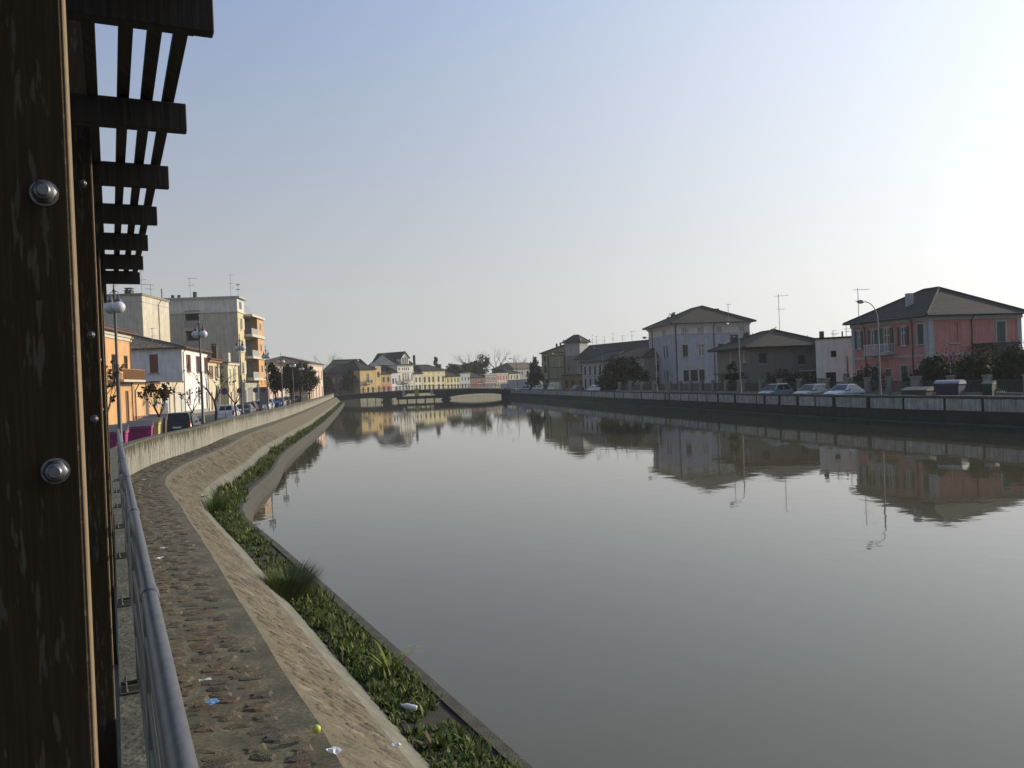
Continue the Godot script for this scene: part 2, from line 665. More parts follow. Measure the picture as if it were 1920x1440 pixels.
func river_and_land() -> void:
	LW = smooth_line([Vector2(5.94, -12), Vector2(4.0, -8), Vector2(2.07, -4), Vector2(0.13, 0), Vector2(-2.774, 6), Vector2(-5.678, 12), Vector2(-8.582, 18), Vector2(-10.52, 22), Vector2(-11.95, 25.2), Vector2(-12.95, 28.5), Vector2(-13.8, 32.5), Vector2(-14.95, 40), Vector2(-17.1, 50.7), Vector2(-20.0, 70), Vector2(-24.6, 97), Vector2(-35.6, 157.6), Vector2(-46.5, 216)], 0.75)
	LN = right_of(LW)
	RW = smooth_line([Vector2(46, 8), Vector2(39, 28), Vector2(34, 43), Vector2(30.2, 56), Vector2(26.6, 68.5), Vector2(20.9, 97), Vector2(15.2, 125), Vector2(8.0, 167), Vector2(-1.5, 216)], 2.0)
	RN = right_of(RW)
	var w := MB.new()
	w.quad(G(-60, -60), G(90, -60), G(90, 330), G(-60, 330))
	struct("river", w, M.river)
	# land left of the river
	var p: Array = [Vector2(-420, -14)]
	for i in range(0, LW.size(), 3):
		p.append(LW[i] - LN[i] * 0.3)
	p.append_array([Vector2(-47, 217), Vector2(-47, 228), Vector2(-41.3, 233.3) - FDIR * 2])
	for k in 7:
		p.append(Vector2(-41.3, 233.3) + FDIR * (k * 22.0))
	p.append_array([Vector2(140, 420), Vector2(160, 620), Vector2(-420, 620)])
	plate("ground", p, 1.8, 2.5, M.asphalt)
	# land right of the river
	p = [Vector2(420, 8)]
	for i in range(0, RW.size(), 2):
		p.append(RW[i] + RN[i] * 0.3)
	p.append_array([Vector2(-1.2, 217), Vector2(1, 226), Vector2(24, 262), Vector2(62, 320), Vector2(190, 440), Vector2(420, 440)])
	p.reverse()
	plate("ground_across_river", p, 1.5, 2.2, M.asphalt)


func left_bank() -> void:
	var n := LW.size()
	# river wall: face, top, back
	var mb := MB.new()
	var inner: Array = []
	for i in n:
		inner.append(LW[i] - LN[i] * lerpf(0.14, 0.32, clampf((LW[i].y - 11.0) / 5.0, 0, 1)))
	var th: Array = []
	for i in n:
		th.append(2.9)
	strip(mb, LW, th, LW, same(n, 1.80))
	var wall := struct("river_wall", mb, M.wall_concrete)
	mb = MB.new()
	strip(mb, inner, same(n, 2.905), off(LW, LN, 0.015), same(n, 2.905))
	strip(mb, off(LW, LN, 0.015), same(n, 2.905), off(LW, LN, 0.015), same(n, 2.85))
	strip(mb, inner, same(n, 1.7), inner, same(n, 2.9), -1.0)
	part("coping", mb, M.mossy_concrete, wall)
	# ledge of stones in mortar
	rng.seed = 5
	var he: Array = []
	var eo: Array = []
	var so: Array = []
	var to: Array = []
	var lo: Array = []
	for i in n:
		var d: float = LW[i].y
		he.append(1.84)
		var far := clampf((d - 20.0) / 48.0, 0, 1)
		eo.append(LW[i] + LN[i] * lerpf(1.25, 0.6, far) + LN[i] * rng.randf_range(-0.015, 0.015))
		so.append(LW[i] + LN[i] * lerpf(2.62, 1.75, far))
		to.append(LW[i] + LN[i] * lerpf(3.42, 2.3, far))
		lo.append(LW[i] + LN[i] * lerpf(4.0, 2.85, far))
	mb = MB.new()
	strip(mb, off(LW, LN, -0.02), same(n, 1.9), eo, he)
	struct("stone_ledge", mb, M.mortar)
	# sloping revetment, with a smooth mortar foot
	var mid: Array = []
	for i in n:
		mid.append(eo[i].lerp(so[i], 0.70))
	mb = MB.new()
	strip(mb, eo, he, mid, same(n, 1.04))
	struct("stone_revetment", mb, M.slope_mortar)
	mb = MB.new()
	strip(mb, mid, same(n, 1.04), so, same(n, 0.66))
	struct("revetment_foot", mb, M.slope_foot)
	mb = MB.new()
	strip(mb, so, same(n, 0.67), to, same(n, 0.54))
	struct("soil_strip", mb, M.soil)
	# concrete lip at the water
	var t2: Array = []
	for i in n:
		t2.append(to[i] + (lo[i] - to[i]) * 0.3)
	mb = MB.new()
	strip(mb, to, same(n, 0.40), to, same(n, 0.57), -1.0)
	strip(mb, to, same(n, 0.57), t2, same(n, 0.55))
	strip(mb, t2, same(n, 0.55), lo, same(n, -0.2))
	strip(mb, lo, same(n, -0.2), lo, same(n, -1.0))
	struct("concrete_lip", mb, M.lip_concrete)
	ledge_stones()
	revetment_stones()
	# pavement behind the wall and at the houses
	var a: Array = []
	var an: Array = []
	for i in range(0, n, 2):
		if LW[i].y > 12:
			a.append(LW[i]); an.append(LN[i])
	mb = MB.new()
	strip(mb, off(a, an, -2.6), same(a.size(), 1.92), off(a, an, -0.34), same(a.size(), 1.92))
	strip(mb, off(a, an, -2.6), same(a.size(), 1.7), off(a, an, -2.6), same(a.size(), 1.92))
	struct("pavement_by_wall", mb, M.pavement)


func along(p: Array, s: float) -> Array:   # [point, tangent] at s metres along a plan line
	var left := s
	for i in p.size() - 1:
		var l: float = p[i].distance_to(p[i + 1])
		if left <= l:
			return [p[i].lerp(p[i + 1], left / l), (p[i + 1] - p[i]).normalized()]
		left -= l
	return [p[-1], (p[-1] - p[-2]).normalized()]


# a low irregular stone sunk in its bed, lying in the xz plane
func stone_shape(sd: int, lx: float, lz: float, h: float) -> ArrayMesh:
	var r := RandomNumberGenerator.new()
	r.seed = sd
	var mb := MB.new()
	var k := 12
	var lowr: Array = []
	var top: Array = []
	for i in k:
		var a := TAU * i / k
		var e := r.randf_range(0.74, 1.1)
		var sx := signf(cos(a)) * pow(absf(cos(a)), 0.7)
		var sz := signf(sin(a)) * pow(absf(sin(a)), 0.7)
		lowr.append(Vector3(sx * lx * 0.5 * e, -0.012, sz * lz * 0.5 * e))
		var q := r.randf_range(0.5, 0.74)
		top.append(Vector3(sx * lx * 0.5 * e * q, h * r.randf_range(0.5, 1.1), sz * lz * 0.5 * e * q))
	var mid := Vector3(r.randf_range(-0.1, 0.1) * lx, h * r.randf_range(0.7, 1.3), 0)
	for i in k:
		var j := (i + 1) % k
		mb._q(lowr[i], lowr[j], top[j], top[i], lowr[i] + lowr[j] + Vector3(0, 0.05, 0))
		mb._t(top[i], top[j], mid, Vector3.UP)
	return mb.mesh()


func scatter_stones(called: String, parent: Node, list: Array, shapes: Array, mats: Array) -> void:
	# the 300 nearest the walkway as parts, the rest joined
	list.sort_custom(func(a, b): return a[0] < b[0])
	var rest := {}
	for i in list.size():
		var q: Array = list[i]
		if i < 300:
			inst(called, shapes[q[2]], M[mats[q[3]]], parent, q[1])
		else:
			if not rest.has(q[3]):
				rest[q[3]] = []
			rest[q[3]].append(q)
	for k in rest:
		var st := SurfaceTool.new()
		for q in rest[k]:
			st.append_from(shapes[q[2]], 0, q[1])
		var o := MeshInstance3D.new()
		o.name = numbered(parent, called + "s")
		o.mesh = st.commit()
		o.material_override = M[mats[k]]
		o.set_meta("kind", "stuff")
		parent.add_child(o, true)


func ledge_stones() -> void:
	var shapes: Array = []
	for i in 9:
		shapes.append(stone_shape(100 + i, [0.30, 0.26, 0.36, 0.22, 0.28, 0.40, 0.2, 0.32, 0.24][i], [0.19, 0.17, 0.2, 0.15, 0.22, 0.18, 0.14, 0.16, 0.2][i], [0.012, 0.015, 0.010, 0.016, 0.013, 0.011, 0.018, 0.011, 0.014][i]))
	rng.seed = 8
	var list: Array = []
	var s := 15.0
	while s < 62.0:
		var q := along(LW, s)
		var tn: Vector2 = q[1]
		var nn := Vector2(tn.y, -tn.x)
		var w := lerpf(1.25, 0.6, clampf((q[0].y - 20.0) / 48.0, 0, 1))
		var x := rng.randf_range(0.06, 0.2)
		while x < w - 0.2:
			if rng.randf() < 0.82:
				var pt: Vector2 = q[0] + nn * x + tn * rng.randf_range(-0.05, 0.05)
				var y := lerpf(1.9, 1.84, x / w) + rng.randf_range(-0.005, 0.003)
				var b := Basis(Vector3.UP, atan2(nn.y, nn.x) + rng.randf_range(-0.35, 0.35)).scaled_local(Vector3.ONE * rng.randf_range(0.85, 1.15))
				list.append([pt.length(), Transform3D(b, G(pt.x, pt.y, y)), rng.randi() % 9, [0, 0, 2, 2, 1, 3, 0, 2][rng.randi() % 8]])
			x += rng.randf_range(0.22, 0.30)
		s += rng.randf_range(0.135, 0.175)
	scatter_stones("stone", get_node("stone_ledge"), list, shapes, ["stone_a", "stone_b", "stone_c", "stone_d"])


func revetment_stones() -> void:
	var shapes: Array = []
	for i in 8:
		shapes.append(stone_shape(200 + i, [0.34, 0.29, 0.4, 0.25, 0.37, 0.31, 0.44, 0.22][i], [0.115, 0.13, 0.12, 0.14, 0.11, 0.125, 0.115, 0.13][i], 0.009 + 0.002 * (i % 4)))
	rng.seed = 9
	var list: Array = []
	var s := 15.0
	while s < 75.0:
		var q := along(LW, s)
		var tn: Vector2 = q[1]
		var nn := Vector2(tn.y, -tn.x)
		var far := clampf((q[0].y - 20.0) / 48.0, 0, 1)
		var e0 := lerpf(1.25, 0.6, far)
		var e1 := lerpf(e0, lerpf(2.62, 1.75, far), 0.70)
		var a := G(q[0].x + nn.x * e0, q[0].y + nn.y * e0, 1.84)
		var b := G(q[0].x + nn.x * e1, q[0].y + nn.y * e1, 1.04)
		var dn := (b - a).normalized()
		var tg := Vector3(tn.x, 0, -tn.y)
		var up := dn.cross(tg)
		if up.y < 0:
			up = -up
		var l := a.distance_to(b)
		var x := rng.randf_range(0.20, 0.36)
		while x < l - 0.1:
			# courses run down the slope, leaning along the bank
			var pt := a + dn * x + tg * (x * 0.55)
			var dirn := (dn + tg * (0.55 + rng.randf_range(-0.1, 0.1))).normalized()
			var bs := Basis(dirn, up, dirn.cross(up)).scaled_local(Vector3.ONE * rng.randf_range(0.85, 1.12))
			list.append([Vector2(pt.x, pt.z).length(), Transform3D(bs, pt + up * rng.randf_range(-0.004, 0.003)), rng.randi() % 8, [0, 1, 0, 2, 3, 1][rng.randi() % 6]])
			x += rng.randf_range(0.27, 0.40)
		s += rng.randf_range(0.10, 0.125)
	scatter_stones("revetment_stone", get_node("stone_revetment"), list, shapes, ["slope_a", "slope_b", "slope_c", "slope_d"])


func right_bank() -> void:
	var n := RW.size()
	var mb := MB.new()
	# dark masonry below, a backing wall, a coping
	strip(mb, RW, same(n, 1.14), off(RW, RN, -0.15), same(n, -0.8), 1.0)
	strip(mb, RW, same(n, 1.5), RW, same(n, 1.1), 1.0)
	strip(mb, off(RW, RN, 0.0), same(n, 2.0), RW, same(n, 1.1), 1.0)
	strip(mb, off(RW, RN, 0.3), same(n, 1.4), off(RW, RN, 0.3), same(n, 2.0), 1.0)
	var wall := struct("river_wall_across", mb, mat("dark_masonry", Color(0.055, 0.055, 0.045), 0.95, "rough", 0.3, "blotch_n", 1.0))
	mb = MB.new()
	strip(mb, off(RW, RN, 0.36), same(n, 2.18), off(RW, RN, -0.10), same(n, 2.18), 1.0)
	strip(mb, off(RW, RN, -0.10), same(n, 2.18), off(RW, RN, -0.10), same(n, 2.02), 1.0)
	strip(mb, off(RW, RN, -0.10), same(n, 2.02), off(RW, RN, 0.36), same(n, 2.02), 1.0)
	strip(mb, off(RW, RN, 0.36), same(n, 2.02), off(RW, RN, 0.36), same(n, 2.18), 1.0)
	part("coping", mb, mat("coping_grey", Color(0.17, 0.165, 0.145), 0.95, "rough", 0.4), wall)
	# wall panels between dark joints
	rng.seed = 14
	var pm := [mat("panel_a", Color(0.56, 0.55, 0.51), 0.92, "streak", 0.35), mat("panel_b", Color(0.50, 0.49, 0.455), 0.92, "streak", 0.3), mat("panel_c", Color(0.50, 0.465, 0.43), 0.92, "streak", 0.4)]
	var s := 3.0
	while s < 205.0:
		var l := rng.randf_range(2.2, 5.2)
		if rng.randf() < 0.25:
			l = rng.randf_range(1.1, 1.9)
		var gap := 0.22 if rng.randf() < 0.6 else 0.5
		var a: Array = along(RW, s)
		var b: Array = along(RW, s + l - gap)
		var d: Vector2 = (b[0] - a[0])
		var dir := Vector3(d.x, 0, -d.y).normalized()
		var c: Vector2 = (a[0] + b[0]) * 0.5
		mb = MB.new()
		mb.cbox(Vector3(0, 0, 0), Vector3(d.length(), 0.82, 0.12), 0.02)
		var o := part("wall_panel", mb, pm[rng.randi() % 3], wall)
		o.transform = Transform3D(Basis(dir, Vector3.UP, dir.cross(Vector3.UP)), G(c.x, c.y, 1.57) + dir.cross(Vector3.UP) * 0.0)
		s += l
	# low ledge at the water
	mb = MB.new()
	strip(mb, RW, same(n, 0.34), off(RW, RN, -0.8), same(n, 0.26), 1.0)
	strip(mb, off(RW, RN, -0.8), same(n, 0.26), off(RW, RN, -0.85), same(n, -0.8), 1.0)
	struct("low_ledge_across", mb, mat("ledge_dark", Color(0.075, 0.075, 0.06), 0.95, "rough", 0.25, "blotch_n", 1.0))
	# pavement
	mb = MB.new()
	strip(mb, off(RW, RN, 8.2), same(n, 1.62), off(RW, RN, 11.5), same(n, 1.62), -1.0)
	strip(mb, off(RW, RN, 8.2), same(n, 1.62), off(RW, RN, 8.2), same(n, 1.45), 1.0)
	struct("pavement_across_river", mb, M.pavement)


func rail_strip(o: Node, pts: Array, h: float, step: float, m: Material) -> void:
	# handrail on thin balusters along 3-D points
	var mb := MB.new()
	var top: Array = []
	for p in pts:
		top.append(p + Vector3(0, h, 0))
	mb.tube(top, [0.05], 6)
	for p2 in 1:
		var mid: Array = []
		for p in pts:
			mid.append(p + Vector3(0, h * 0.12, 0))
		mb.tube(mid, [0.03], 6)
	for i in pts.size() - 1:
		var k := int(pts[i].distance_to(pts[i + 1]) / step)
		for j in k:
			var q: Vector3 = pts[i].lerp(pts[i + 1], (j + 0.5) / k)
			mb.box(q + Vector3(0, h * 0.5, 0), Vector3(0.05, h, 0.05))
	part("railing", mb, m, o)


func bridge() -> void:
	var o := thing("river_bridge", "low dark steel road bridge crossing the river on squat piers", "bridge", G(-25, 219))
	var org := o.position
	# deck line: [x, deck top, underside]
	var L := [[-48.5, 2.1, 0.9], [-45.5, 2.15, 0.75], [-43, 2.35, 1.05], [-40, 2.5, 1.2], [-37, 2.6, 1.25], [-34.5, 2.68, 1.1], [-32.8, 2.74, 0.75], [-30, 2.8, 1.1], [-28.4, 2.8, 1.6]]
	var R := [[-20.6, 2.8, 1.6], [-19, 2.76, 0.9], [-16.5, 2.72, 0.7], [-14, 2.68, 1.05], [-11, 2.62, 1.25], [-8, 2.5, 1.28], [-5, 2.36, 1.15], [-2.5, 2.2, 0.8], [0.5, 2.1, 0.8]]
	for span in [L, R]:
		var mb := MB.new()
		for z in [-3.5, 3.5]:
			for i in span.size() - 1:
				var a: Array = span[i]
				var b: Array = span[i + 1]
				var zz: float = z
				for sgn in [-1.0, 1.0]:
					var q: float = zz + sgn * 0.25
					mb._q(Vector3(a[0], a[2], q), Vector3(b[0], b[2], q), Vector3(b[0], b[1], q), Vector3(a[0], a[1], q), Vector3(0, 0, sgn))
				mb._q(Vector3(a[0], a[2], zz - 0.25), Vector3(b[0], b[2], zz - 0.25), Vector3(b[0], b[2], zz + 0.25), Vector3(a[0], a[2], zz + 0.25), Vector3.DOWN)
		for i in span.size() - 1:
			var a: Array = span[i]
			var b: Array = span[i + 1]
			mb._q(Vector3(a[0], a[1], -3.8), Vector3(b[0], b[1], -3.8), Vector3(b[0], b[1], 3.8), Vector3(a[0], a[1], 3.8), Vector3.UP)
			mb._q(Vector3(a[0], a[1] - 0.35, -3.8), Vector3(b[0], b[1] - 0.35, -3.8), Vector3(b[0], b[1] - 0.35, 3.8), Vector3(a[0], a[1] - 0.35, 3.8), Vector3.DOWN)
			for z in [-3.8, 3.8]:
				mb._q(Vector3(a[0], a[1] - 0.35, z), Vector3(b[0], b[1] - 0.35, z), Vector3(b[0], b[1], z), Vector3(a[0], a[1], z), Vector3(0, 0, z))
		var g := part("span", mb, M.bridge_steel, o)
		g.position = Vector3(25, 0, 0)
		var pts: Array = []
		for a in span:
			pts.append(Vector3(a[0], a[1], 3.7))
		rail_strip(o, pts, 1.0, 0.42, M.bridge_rail)
		o.get_child(o.get_child_count() - 1).position = Vector3(25, 0, 0)
		pts = []
		for a in span:
			pts.append(Vector3(a[0], a[1], -3.7))
		rail_strip(o, pts, 1.0, 0.9, M.bridge_rail)
		o.get_child(o.get_child_count() - 1).position = Vector3(25, 0, 0)
	# thin middle leaf
	var mb2 := MB.new()
	mb2.box(Vector3(0.5, 2.4, -0.5), Vector3(7.9, 0.85, 6.4))
	part("middle_span", mb2, M.bridge_steel, o)
	rail_strip(o, [Vector3(-3.4, 2.83, 2.6), Vector3(4.4, 2.83, 2.6)], 1.0, 0.42, M.bridge_rail)
	for x in [-33.0, -17.5]:
		var p := MB.new()
		p.cbox(Vector3(x + 25, 0.1, 0), Vector3(1.5, 2.4, 7.4), 0.2)
		p.cbox(Vector3(x + 25, -0.2, 0), Vector3(2.2, 1.0, 8.2), 0.2)
		part("pier", p, M.bridge_steel, o)
	for x in [-47.2, -1.2]:
		var p2 := MB.new()
		p2.box(Vector3(x + 25, 0.4, 0), Vector3(3.4, 2.6, 8.6))
		part("abutment", p2, mat("abutment", Color(0.07, 0.07, 0.065), 0.95, "rough", 0.3), o)
	for x in [-28.2, -20.9]:
		var p3 := MB.new()
		p3.box(Vector3(x + 25, 2.15, 3.95), Vector3(0.75, 1.15, 0.06))
		part("end_plate", p3, mat("plate_pale", Color(0.30, 0.31, 0.32), 0.7), o)
	var sg := MB.new()
	sg.cbox(Vector3(0.1, 2.25, 3.0), Vector3(1.1, 1.9, 0.08), 0.02)
	part("yellow_board", sg, mat("board_yellow", Color(0.36, 0.30, 0.03), 0.7), o)
	# timber fender in the water before the middle span
	var f := thing("timber_fender", "long dark timber fender standing in the river before the middle of the bridge", "fender", G(-23, 212.5))
	var fm := MB.new()
	fm.cbox(Vector3(-0.5, 0.95, 0), Vector3(12.6, 0.75, 0.4), 0.05)
	part("beam", fm, mat("fender", Color(0.03, 0.028, 0.025), 0.9, "grain", 0.4), f)
	for i in 6:
		var fp := MB.new()
		fp.tube([Vector3(-6.3 + i * 2.3, -1.2, 0), Vector3(-6.3 + i * 2.3, 1.35, 0)], [0.16], 8)
		part("pile", fp, M.fender, f)
	for i in 5:
		var ml := MB.new()
		var xs: float = [-41.6, -39.9, -37.8, -36.4, -35.3][i]
		ml.tube([Vector3(0, -1, 0), Vector3(0, 1.9 + 0.3 * (i % 2), 0)], [0.1, 0.08], 7)
		var pl := part("mooring_pile", ml, M.fender)
		pl.position = G(xs, 226.0 + 1.3 * i)
		tag(pl, ["leftmost dark mooring pile under the left span of the bridge", "dark mooring pile second from left under the bridge's left span", "dark mooring pile in the middle of five under the left span", "dark mooring pile second from the pier under the left span", "dark mooring pile nearest the pier under the left span"][i], "mooring pile", "mooring piles under the bridge")


# ------------------------------------------------------------------ buildings
# foot: corners in plan, anticlockwise; edges seen from the water run left to right
class Bld:
	var o: Node3D
	var org: Vector3
	var foot: Array
	var base: float
	var roof: Node3D
	var eave: float

	func side(i: int) -> Transform3D:
		var a: Vector2 = foot[i]
		var b: Vector2 = foot[(i + 1) % foot.size()]
		var d := (b - a).normalized()
		return Transform3D(Basis(Vector3(d.x, 0, -d.y), Vector3.UP, Vector3(d.y, 0, d.x)), Vector3(a.x, base, -a.y) - org)

	func width(i: int) -> float:
		return foot[i].distance_to(foot[(i + 1) % foot.size()])


func fbox(mb: MB, u: float, v: float, w: float, h: float, o0: float, o1: float) -> void:
	mb.box(Vector3(u + w * 0.5, v + h * 0.5, (o0 + o1) * 0.5), Vector3(w, h, o1 - o0))


func put(called: String, mb: MB, m: Material, p: Node, xf: Transform3D) -> MeshInstance3D:
	var o := part(called, mb, m, p)
	o.transform = xf
	return o


# zones: [[top height, material], ...] from the ground up; holes: {edge: [[u, v, w, h, kind], ...]}
func house(called: String, label: String, foot: Array, base: float, zones: Array, holes: Dictionary, group := "", look := {}) -> Bld:
	var b := Bld.new()
	var mid := Vector2()
	for p in foot:
		mid += p / foot.size()
	b.org = G(mid.x, mid.y, base)
	b.o = thing(called, label, look.get("category", "house"), b.org, group)
	b.foot = foot
	b.base = base
	b.eave = zones[-1][0]
	var mbs: Array = []
	for z in zones:
		mbs.append(MB.new())
	for i in foot.size():
		var xf := b.side(i)
		var w := b.width(i)
		var hs: Array = holes.get(i, [])
		var us: Array = [0.0, w]
		var vs: Array = [-0.6]
		for z in zones:
			vs.append(z[0])
		for q in hs:
			us.append(clampf(q[0], 0, w)); us.append(clampf(q[0] + q[2], 0, w))
			vs.append(q[1]); vs.append(q[1] + q[3])
		us.sort(); vs.sort()
		for a in us.size() - 1:
			if us[a + 1] - us[a] < 1e-4:
				continue
			for k in vs.size() - 1:
				if vs[k + 1] - vs[k] < 1e-4 or vs[k] >= b.eave:
					continue
				var cu: float = (us[a] + us[a + 1]) * 0.5
				var cv: float = (vs[k] + vs[k + 1]) * 0.5
				var open := false
				for q in hs:
					if cu > q[0] and cu < q[0] + q[2] and cv > q[1] and cv < q[1] + q[3]:
						open = true
				if open:
					continue
				var zi := 0
				while zi < zones.size() - 1 and cv > zones[zi][0]:
					zi += 1
				mbs[zi].quad(xf * Vector3(us[a], vs[k], 0), xf * Vector3(us[a + 1], vs[k], 0), xf * Vector3(us[a + 1], vs[k + 1], 0), xf * Vector3(us[a], vs[k + 1], 0))
		for q in hs:
			var zi := 0
			while zi < zones.size() - 1 and q[1] + q[3] * 0.5 > zones[zi][0]:
				zi += 1
			var dp: float = -1.2 if q[4] == "k" else -0.16
			var c := [Vector2(q[0], q[1]), Vector2(q[0] + q[2], q[1]), Vector2(q[0] + q[2], q[1] + q[3]), Vector2(q[0], q[1] + q[3])]
			for k in 4:
				var p0: Vector2 = c[k]
				var p1: Vector2 = c[(k + 1) % 4]
				mbs[zi].quad(xf * Vector3(p0.x, p0.y, dp), xf * Vector3(p1.x, p1.y, dp), xf * Vector3(p1.x, p1.y, 0), xf * Vector3(p0.x, p0.y, 0))
			if q[4] == "b":
				mbs[zi].quad(xf * Vector3(q[0], q[1], -0.1), xf * Vector3(q[0] + q[2], q[1], -0.1), xf * Vector3(q[0] + q[2], q[1] + q[3], -0.1), xf * Vector3(q[0], q[1] + q[3], -0.1))
			opening(b, xf, q, look)
	for i in zones.size():
		if mbs[i].v.size():
			part(["wall", "upper_wall", "top_wall"][mini(i, 2)], mbs[i], zones[i][1], b.o)
	return b


func opening(b: Bld, xf: Transform3D, q: Array, look: Dictionary) -> void:
	var u: float = q[0]
	var v: float = q[1]
	var w: float = q[2]
	var h: float = q[3]
	var kind: String = q[4]
	if kind == "b":
		return
	var fm: Material = look.get("frame", M.frame_white)
	var sm: Material = look.get("shutter", M.shutter_green)
	var dm: Material = look.get("door", M.door_wood)
	var fr := MB.new()
	var s := 0.07
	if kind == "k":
		fbox(fr, u, v, w, h, -1.25, -1.2)  # back wall coloured dark in place of the shade inside the recess
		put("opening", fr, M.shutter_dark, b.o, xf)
		return
	fbox(fr, u, v, s, h, -0.14, -0.04)
	fbox(fr, u + w - s, v, s, h, -0.14, -0.04)
	fbox(fr, u + s, v + h - s, w - 2 * s, s, -0.14, -0.04)
	if kind == "d" or kind == "g":
		var d := put("door", fr, fm, b.o, xf)
		var lf := MB.new()
		fbox(lf, u + s, v, w - 2 * s, h - s, -0.14, -0.09)
		if kind == "d":
			fbox(lf, u + w * 0.5 - 0.03, v, 0.06, h - s, -0.09, -0.075)
			for k in 2:
				fbox(lf, u + s + 0.08, v + 0.15 + k * h * 0.46, w * 0.5 - s - 0.14, h * 0.34, -0.09, -0.08)
				fbox(lf, u + w * 0.5 + 0.06, v + 0.15 + k * h * 0.46, w * 0.5 - s - 0.14, h * 0.34, -0.09, -0.08)
		else:
			for k in 5:
				fbox(lf, u + s, v + 0.05 + k * h * 0.19, w - 2 * s, h * 0.15, -0.09, -0.07)
		part("leaf", lf, dm, d)
		return
	fbox(fr, u + s, v, w - 2 * s, s, -0.14, -0.04)
	if w > 0.6:
		fbox(fr, u + w * 0.5 - 0.035, v + s, 0.07, h - 2 * s, -0.12, -0.05)
	if h > 1.5:
		fbox(fr, u + s, v + h * 0.68, w - 2 * s, 0.05, -0.12, -0.06)
	var win := put("window", fr, fm, b.o, xf)
	var pn := MB.new()
	fbox(pn, u + 0.01, v + 0.01, w - 0.02, h - 0.02, -0.17, -0.125)
	part("pane", pn, M.pane, win)
	if look.has("surround"):
		var tr := MB.new()
		fbox(tr, u - 0.16, v - 0.02, 0.16, h + 0.18, 0.0, 0.05)
		fbox(tr, u + w, v - 0.02, 0.16, h + 0.18, 0.0, 0.05)
		fbox(tr, u, v + h, w, 0.16, 0.0, 0.05)
		part("surround", tr, look.surround, win)
	if look.get("sill", true):
		var sl := MB.new()
		fbox(sl, u - 0.18, v - 0.10, w + 0.36, 0.08, -0.02, 0.14)
		part("sill", sl, look.get("surround", M.trim_grey), win)
	if kind == "s":
		for k in 2:
			var sh := MB.new()
			var a := u + k * w * 0.5 + 0.01
			fbox(sh, a, v + 0.02, w * 0.5 - 0.02, h - 0.04, -0.035, 0.0)
			for j in int(h / 0.16):
				fbox(sh, a + 0.06, v + 0.08 + j * 0.16, w * 0.5 - 0.14, 0.09, 0.0, 0.016)
			part("shutter", sh, sm, win)
	elif kind == "o":
		for k in 2:
			var sh := MB.new()
			var a := u - w * 0.5 - 0.03 if k == 0 else u + w + 0.03
			fbox(sh, a, v, w * 0.5, h, 0.02, 0.06)
			for j in int(h / 0.16):
				fbox(sh, a + 0.05, v + 0.06 + j * 0.16, w * 0.5 - 0.1, 0.09, 0.06, 0.075)
			part("shutter", sh, sm, win)
	elif kind == "p":   # shutters standing half open
		for k in 2:
			var sh := MB.new()
			sh.box(Vector3((-w * 0.25 if k == 0 else w * 0.25), 0, 0), Vector3(w * 0.5, h, 0.04))
			var n := part("shutter", sh, sm, win)
			n.transform = Transform3D(Basis(Vector3.UP, deg_to_rad(-55 if k == 0 else 55)), Vector3(u if k == 0 else u + w, v + h * 0.5, 0.05))


func trim(b: Bld, edge: int, v: float, h: float, out: float, m: Material, called := "string_course", u0 := 0.0, w := -1.0) -> void:
	var mb := MB.new()
	var l := b.width(edge) if w < 0 else w
	fbox(mb, u0 - (out if w < 0 else 0.0), v, l + (2 * out if w < 0 else 0.0), h, 0.0, out)
	put(called, mb, m, b.o, b.side(edge))


func roof_face(mb: MB, p: Array, uax: Vector3) -> void:
	var m: Vector3 = (p[1] - p[0]).cross(p[2] - p[0]).normalized()
	if m.y < 0:
		m = -m
	var vax := uax.cross(m).normalized()
	for i in range(1, p.size() - 1):
		var uv: Array = []
		for k in [0, i, i + 1]:
			uv.append(Vector2(p[k].dot(uax), p[k].dot(vax)))
		if (p[i] - p[0]).cross(p[i + 1] - p[0]).dot(m) > 0:
			mb.tri(p[0], p[i], p[i + 1], m, m, m, uv[0], uv[1], uv[2])
		else:
			mb.tri(p[0], p[i + 1], p[i], m, m, m, uv[0], uv[2], uv[1])


